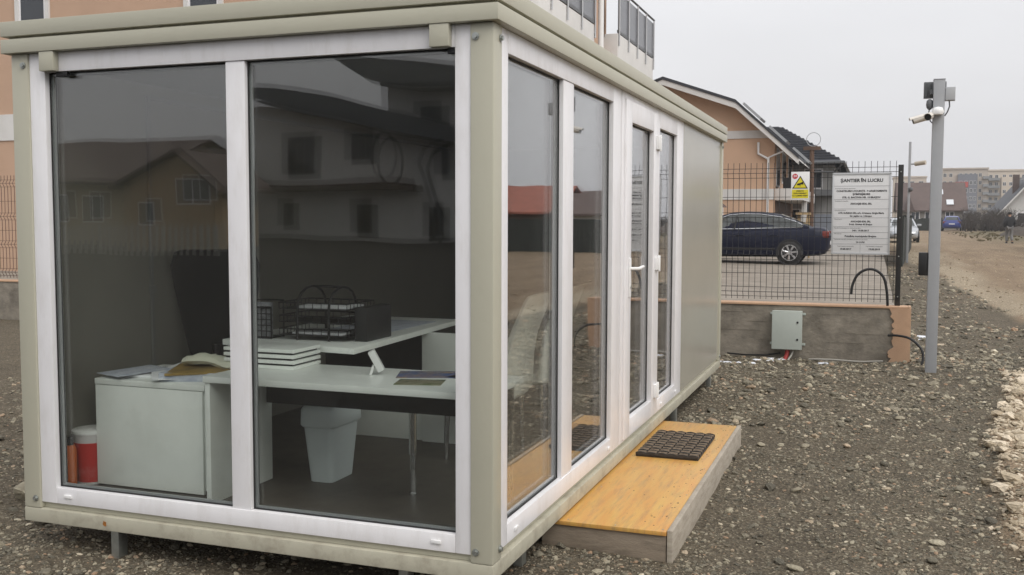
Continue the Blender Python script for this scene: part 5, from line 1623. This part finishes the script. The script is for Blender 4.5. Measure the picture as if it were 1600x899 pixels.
def block(name, label, x0, x1, y0, y1, z1, wall, cols, rows, accent=None, balc=None):
    t = thing(name, label, 'building', ((x0+x1)/2, (y0+y1)/2, 0))
    B('wall', wall, t, (x0, y0, 0, x1, y1, z1))
    if accent:
        B('accent_wall', accent[0], t, (accent[1], y0 - .6, 0, accent[2], y0 - .002, accent[3]))
    rh = (z1 - 1.0) / rows
    for i in range(rows):
        z = z1 - .5 - rh*(i + 1) + rh*.3
        for (c, w_) in cols:
            pl = y0 - .6 if accent and accent[1] <= c <= accent[2] and z + rh*.55 < accent[3] else y0
            window(t, 'y', pl, c - w_/2, c + w_/2, z, z + rh*.5, 2, fr=PVC if pl != y0 else WHITER)
        if balc:
            for (b0, b1) in balc:
                bb = B('balcony', mat('grey_balcony', (.22, .23, .24), .7), t, (b0, y0 - 1.1, z - rh*.28, b1, y0 - .003, z + rh*.06))
    B('parapet', wall, t, (x0 - .2, y0 - .2, z1 + .002, x1 + .2, y1 + .2, z1 + .35))
    return t
SAND = mat('sand_render', (0.44, 0.385, 0.33), .9, var=.05, vscale=.3)
SAND2 = mat('pale_sand_render', (0.56, 0.49, 0.41), .9, var=.05, vscale=.3)
SLATE = mat('slate_render', (0.17, 0.18, 0.205), .85, var=.05, vscale=.3)
block('apartment_block', 'sand and slate grey apartment block with red balcony beyond the brown roof', 15.8, 25.0, 240, 256, 13.0, SAND, [(16.3, .7), (17.5, .7), (19.5, .6), (20.6, .6), (21.6, .6), (22.4, .5), (23.5, .6)], 7, (SLATE, 18.9, 22.9, 11.9), [(24.0, 25.2)])
MB().box(18.4, 238.9, 9.0, 21.0, 239.396, 10.2).build('awning', mat('red_panel', (.42, .06, .05), .7), [o for o in bpy.data.objects if o.get('label', '').startswith('sand and slate')][0])
block('apartment_block', 'pale sand apartment block with rows of balconies at the right edge', 25.8, 41, 250, 266, 13.0, SAND2, [(26.6, .7), (27.8, .7), (29.4, .7), (30.7, .7), (32.0, .8), (33.4, .8), (34.8, .8), (36.4, .8), (38, .8)], 7, (SAND2, 28.8, 31.3, 11.6), [(26.0, 28.4), (32.6, 35.0)])
block('apartment_block', 'distant cream block showing above the brown roof beside the thin pole', 6.0, 13.5, 262, 275, 12.2, SAND2, [(8.0, 1.1), (10.2, 1.1), (12.3, 1.1)], 6)
block('apartment_block', 'far beige slab block hidden mostly by the notice board', -6.0, 4.0, 290, 305, 12.2, SAND2, [(-4, 1.1), (-1, 1.1), (2, 1.1)], 5)

# scrub and bare bushes at the end of the road
TWIG = mat('bare_twigs', (0.055, 0.043, 0.034), .9, var=.3, vscale=3)
def scrub(name, x0, x1, y0, y1, n, h, label, mt=TWIG, seed=1):
    rg = random.Random(seed); mb = MB()
    for k in range(n):
        x = rg.uniform(x0, x1); y = rg.uniform(y0, y1); g = gz(x, y) - .05
        hh = h * rg.uniform(.5, 1.15)
        for q in range(9):
            dx, dy = rg.gauss(0, .38)*hh, rg.gauss(0, .3)*hh
            p0 = Vector((x, y, g)); p1 = Vector((x + dx*.5, y + dy*.5, g + hh*.55)); p2 = Vector((x + dx, y + dy, g + hh*rg.uniform(.7, 1.1)))
            mb.tube([p0, p1, p2], [.03, .02, .008], 3)
            for w_ in range(4):
                s_ = p1.lerp(p2, rg.random()); e_ = s_ + Vector((rg.gauss(0, .2), rg.gauss(0, .2), rg.uniform(0, .35)))*hh*.6
                mb.tube([s_, e_], [.014, .006], 3)
    return mb.build(name, mt, kind='stuff', label=label, cat='scrub', fix=False)
scrub('bare_scrub', 9.6, 14.2, 98, 110, 90, 1.9, 'mass of bare brown scrub between the blue car and the white house', seed=2)
scrub('bare_scrub', 13.6, 22, 96, 104, 80, 1.3, 'dark bare bushes in front of the white house', seed=3)
scrub('bare_scrub', 3.9, 8.0, 106, 109, 40, 1.1, 'bare shrubs behind the low dark fence', seed=4)
scrub('dry_grass', 7.5, 16, 62, 94, 300, .15, 'tufts of dry brown grass on the verge right of the road', mt=mat('dry_grass', (.14, .115, .06), .9, var=.3, vscale=2), seed=5)
SOIL = mat('dark_soil', (.06, .047, .036), .95, var=.3, vscale=2, bump=.5, bscale=4)
mb = MB()
vv = []; nn_ = 40; mm_ = 14
for i in range(nn_):
    for j in range(mm_):
        x = 10.4 + 10*i/(nn_-1); y = 78 + 6*j/(mm_-1)
        e_ = math.sin(math.pi*i/(nn_-1))**.5 * math.sin(math.pi*j/(mm_-1))
        vv.append((x, y, gz(x, y) - .05 + e_*(.75 + .3*math.sin(x*2.3) + .18*math.sin(x*5 + y*3))))
mb.add(vv, [(i*mm_+j, (i+1)*mm_+j, (i+1)*mm_+j+1, i*mm_+j+1) for i in range(nn_-1) for j in range(mm_-1)])
mb.build('soil_bank', SOIL, smooth=60, kind='structure')

# ------------------------------------------------------------------ across the street (seen as reflections in the glass)
OCHRE = mat('ochre_render', (0.40, 0.28, 0.15), .9, var=.06, vscale=1)
OCHRE2 = mat('pale_ochre_render', (0.44, 0.36, 0.23), .9, var=.06, vscale=1)
t, r_ = gable_house('street_house', 'yellow house with broad brown roof reflected at the left of the front glass', -42, -30.6, -44, -33, .1, 3.4, 5.5, 'x', OCHRE2, BROWNT, ov=.7)
for x in (-40, -37.5, -35, -33): window(t, 'y', -33, x, x + 1.2, 1.3, 2.6, 2, out=1)
t, r_ = gable_house('street_house', 'ochre gabled house with paired window reflected beside the mullion', -28.4, -23.9, -33.6, -30.5, .1, 3.1, 4.35, 'y', OCHRE, BROWNT, ov=.5, ridge=-25.5)
window(t, 'y', -30.5, -25.75, -24.1, 2.1, 3.15, 2, out=1)
window(t, 'y', -30.5, -27.6, -26.8, 1.2, 2.2, 1, out=1)
t, r_ = gable_house('street_house', 'small yellow annex with gable between the two reflected houses', -30.2, -28.9, -36, -33, .1, 2.6, 3.3, 'y', OCHRE2, BROWNT, ov=.25)
window(t, 'y', -33, -29.9, -29.2, 1.5, 2.4, 1, out=1)
board_fence('picket_fence', 'pale picket fence along the far side of the street', -40, -27, -21.2, -27, 1.15, .1, .28, mat('pale_picket', (.42, .40, .36), .8), .07, single=True)
# white villa with curved roofs
t = thing('white_villa', 'white modern villa with two sweeping curved roofs reflected in the right front pane', 'house', (-22, -48, .4))
wall = [(-28.8, .2), (-13.5, .2), (-13.5, 4.7), (-18.1, 5.3), (-23.4, 6.5), (-28.8, 7.4)]
MB().prism(wall, 'y', -54, -42).build('wall', WHITER, t)
top = [(-30.2, 8.35), (-27.6, 8.1), (-24.2, 7.55), (-21, 6.8), (-18.1, 5.9), (-14.5, 4.9), (-12.6, 4.5)]
bot = [(-12.6, 4.35), (-14.5, 4.5), (-18.1, 5.08), (-21, 5.6), (-23.4, 6.2), (-28.7, 7.46), (-30.2, 8.15)]
MB().prism(top + bot, 'y', -55, -40.8).build('roof', DGREY, t)
MB().prism([(-22.3, 5.5), (-13.5, 5.0), (-13.5, 8.0), (-18.1, 8.35), (-22.4, 8.4)], 'y', -56, -43.2).build('upper_wall', WHITER, t)
top = [(-24.9, 10.1), (-21.3, 9.5), (-18.1, 8.95), (-14, 8.6), (-12, 8.5)]
bot = [(-12, 8.3), (-15, 8.1), (-18.1, 7.9), (-20.5, 8.0), (-22.4, 8.4), (-24.9, 9.9)]
MB().prism(top + bot, 'y', -57, -41.6).build('roof', DGREY, t)
B('balcony_slab', BROWNT, t, (-28.95, -41.998, 2.95, -19.9, -40.9, 3.25))
for (x0, x1, z0, z1, n) in ((-27.6, -25.6, 3.6, 5.8, 2), (-24.0, -22.3, 4.2, 5.8, 2), (-28.0, -26.9, .9, 2.35, 1), (-23.65, -22.4, .6, 2.3, 1), (-18.9, -18.2, 3.5, 4.9, 1), (-19.6, -18.4, .5, 2.2, 1), (-16.6, -15.4, .9, 2.3, 2)):
    window(t, 'y', -42, x0, x1, z0, z1, n, out=1, fr=DGREY)
window(t, 'y', -43.2, -20.5, -19.0, 5.95, 7.25, 1, out=1, fr=DGREY)
mb = MB(); mb.tube([(-21.2 + .75*math.cos(2*math.pi*k/28), -41.1, 4.3 + 1.15*math.sin(2*math.pi*k/28)) for k in range(28)], .08, 6, closed=True); mb.build('round_opening', DGREY, t)
mb = MB(); mb.tube([(-18.3, -41.9, 5.2), (-19.3, -41.9, 4.7), (-19.6, -41.9, 4.0), (-19.0, -41.9, 2.0), (-18.9, -41.9, .3)], .09, 8); mb.build('downpipe', DGREY, t, smooth=50)
B('end_wall', WHITER, t, (-29.9, -43.5, .2, -28.805, -42.1, 7.4))
t, r_ = gable_house('street_house', 'brown roofed house closing the street on the left', -62, -46, -46, -34, .1, 3.6, 6.2, 'x', OCHRE2, BROWNT, ov=.7)
for x in (-60, -56, -52, -49): window(t, 'y', -34, x, x + 1.3, 1.3, 2.7, 2, out=1)
t, r_ = gable_house('street_house', 'grey house standing right of the white villa across the street', -9, 2, -52, -42, .2, 3.8, 6.4, 'x', GREYR, BROWNT, ov=.6)
for x in (-8, -5, -2): window(t, 'y', -42, x, x + 1.3, 1.4, 2.8, 2, out=1)

# right of the frame: dark fence and red roofs that the side glass mirrors
board_fence('board_fence', 'dark green board fence beyond the road, seen only in the side glass', 9.5, 38.5, 26, 38.5, 1.45, .1, .2, DARKF, .004)
t, r_ = gable_house('far_house', 'small pale shed with brown roof behind the dark green board fence', 9.8, 13.4, 44, 50, .2, 1.9, 2.9, 'x', WHITER, BROWNT, ov=.3)
t, r_ = gable_house('far_house', 'long red roofed barn behind the dark green fence', 14.2, 27, 46, 54, .2, 2.0, 3.4, 'x', BROWNW, REDT, ov=.3)
t, r_ = gable_house('far_house', 'pale house with brown roof farther right of the road', 27, 42, 122, 132, .4, 3.2, 5.4, 'x', SAND2, BROWNT, ov=.4)
for x in (29, 33, 37): window(t, 'y', 122, x, x + 1.3, 1.4, 2.6, 2)

# thin winter haze over everything
hz = MB().box(-1300, -1300, -1.8, 1300, 1300, 14.6)
HZ = bpy.data.materials.new('haze'); HZ.use_nodes = True
t_ = HZ.node_tree
for n in list(t_.nodes):
    if n.type == 'BSDF_PRINCIPLED': t_.nodes.remove(n)
pv = t_.nodes.new('ShaderNodeVolumePrincipled')
pv.inputs['Color'].default_value = (.90, .915, .94, 1)
pv.inputs['Density'].default_value = .0007
t_.links.new(pv.outputs[0], t_.nodes['Material Output'].inputs['Volume'])
hz.build('haze', HZ, kind='stuff')

for o in WC_ROOTS:
    if '_wc' in o: del o['_wc']
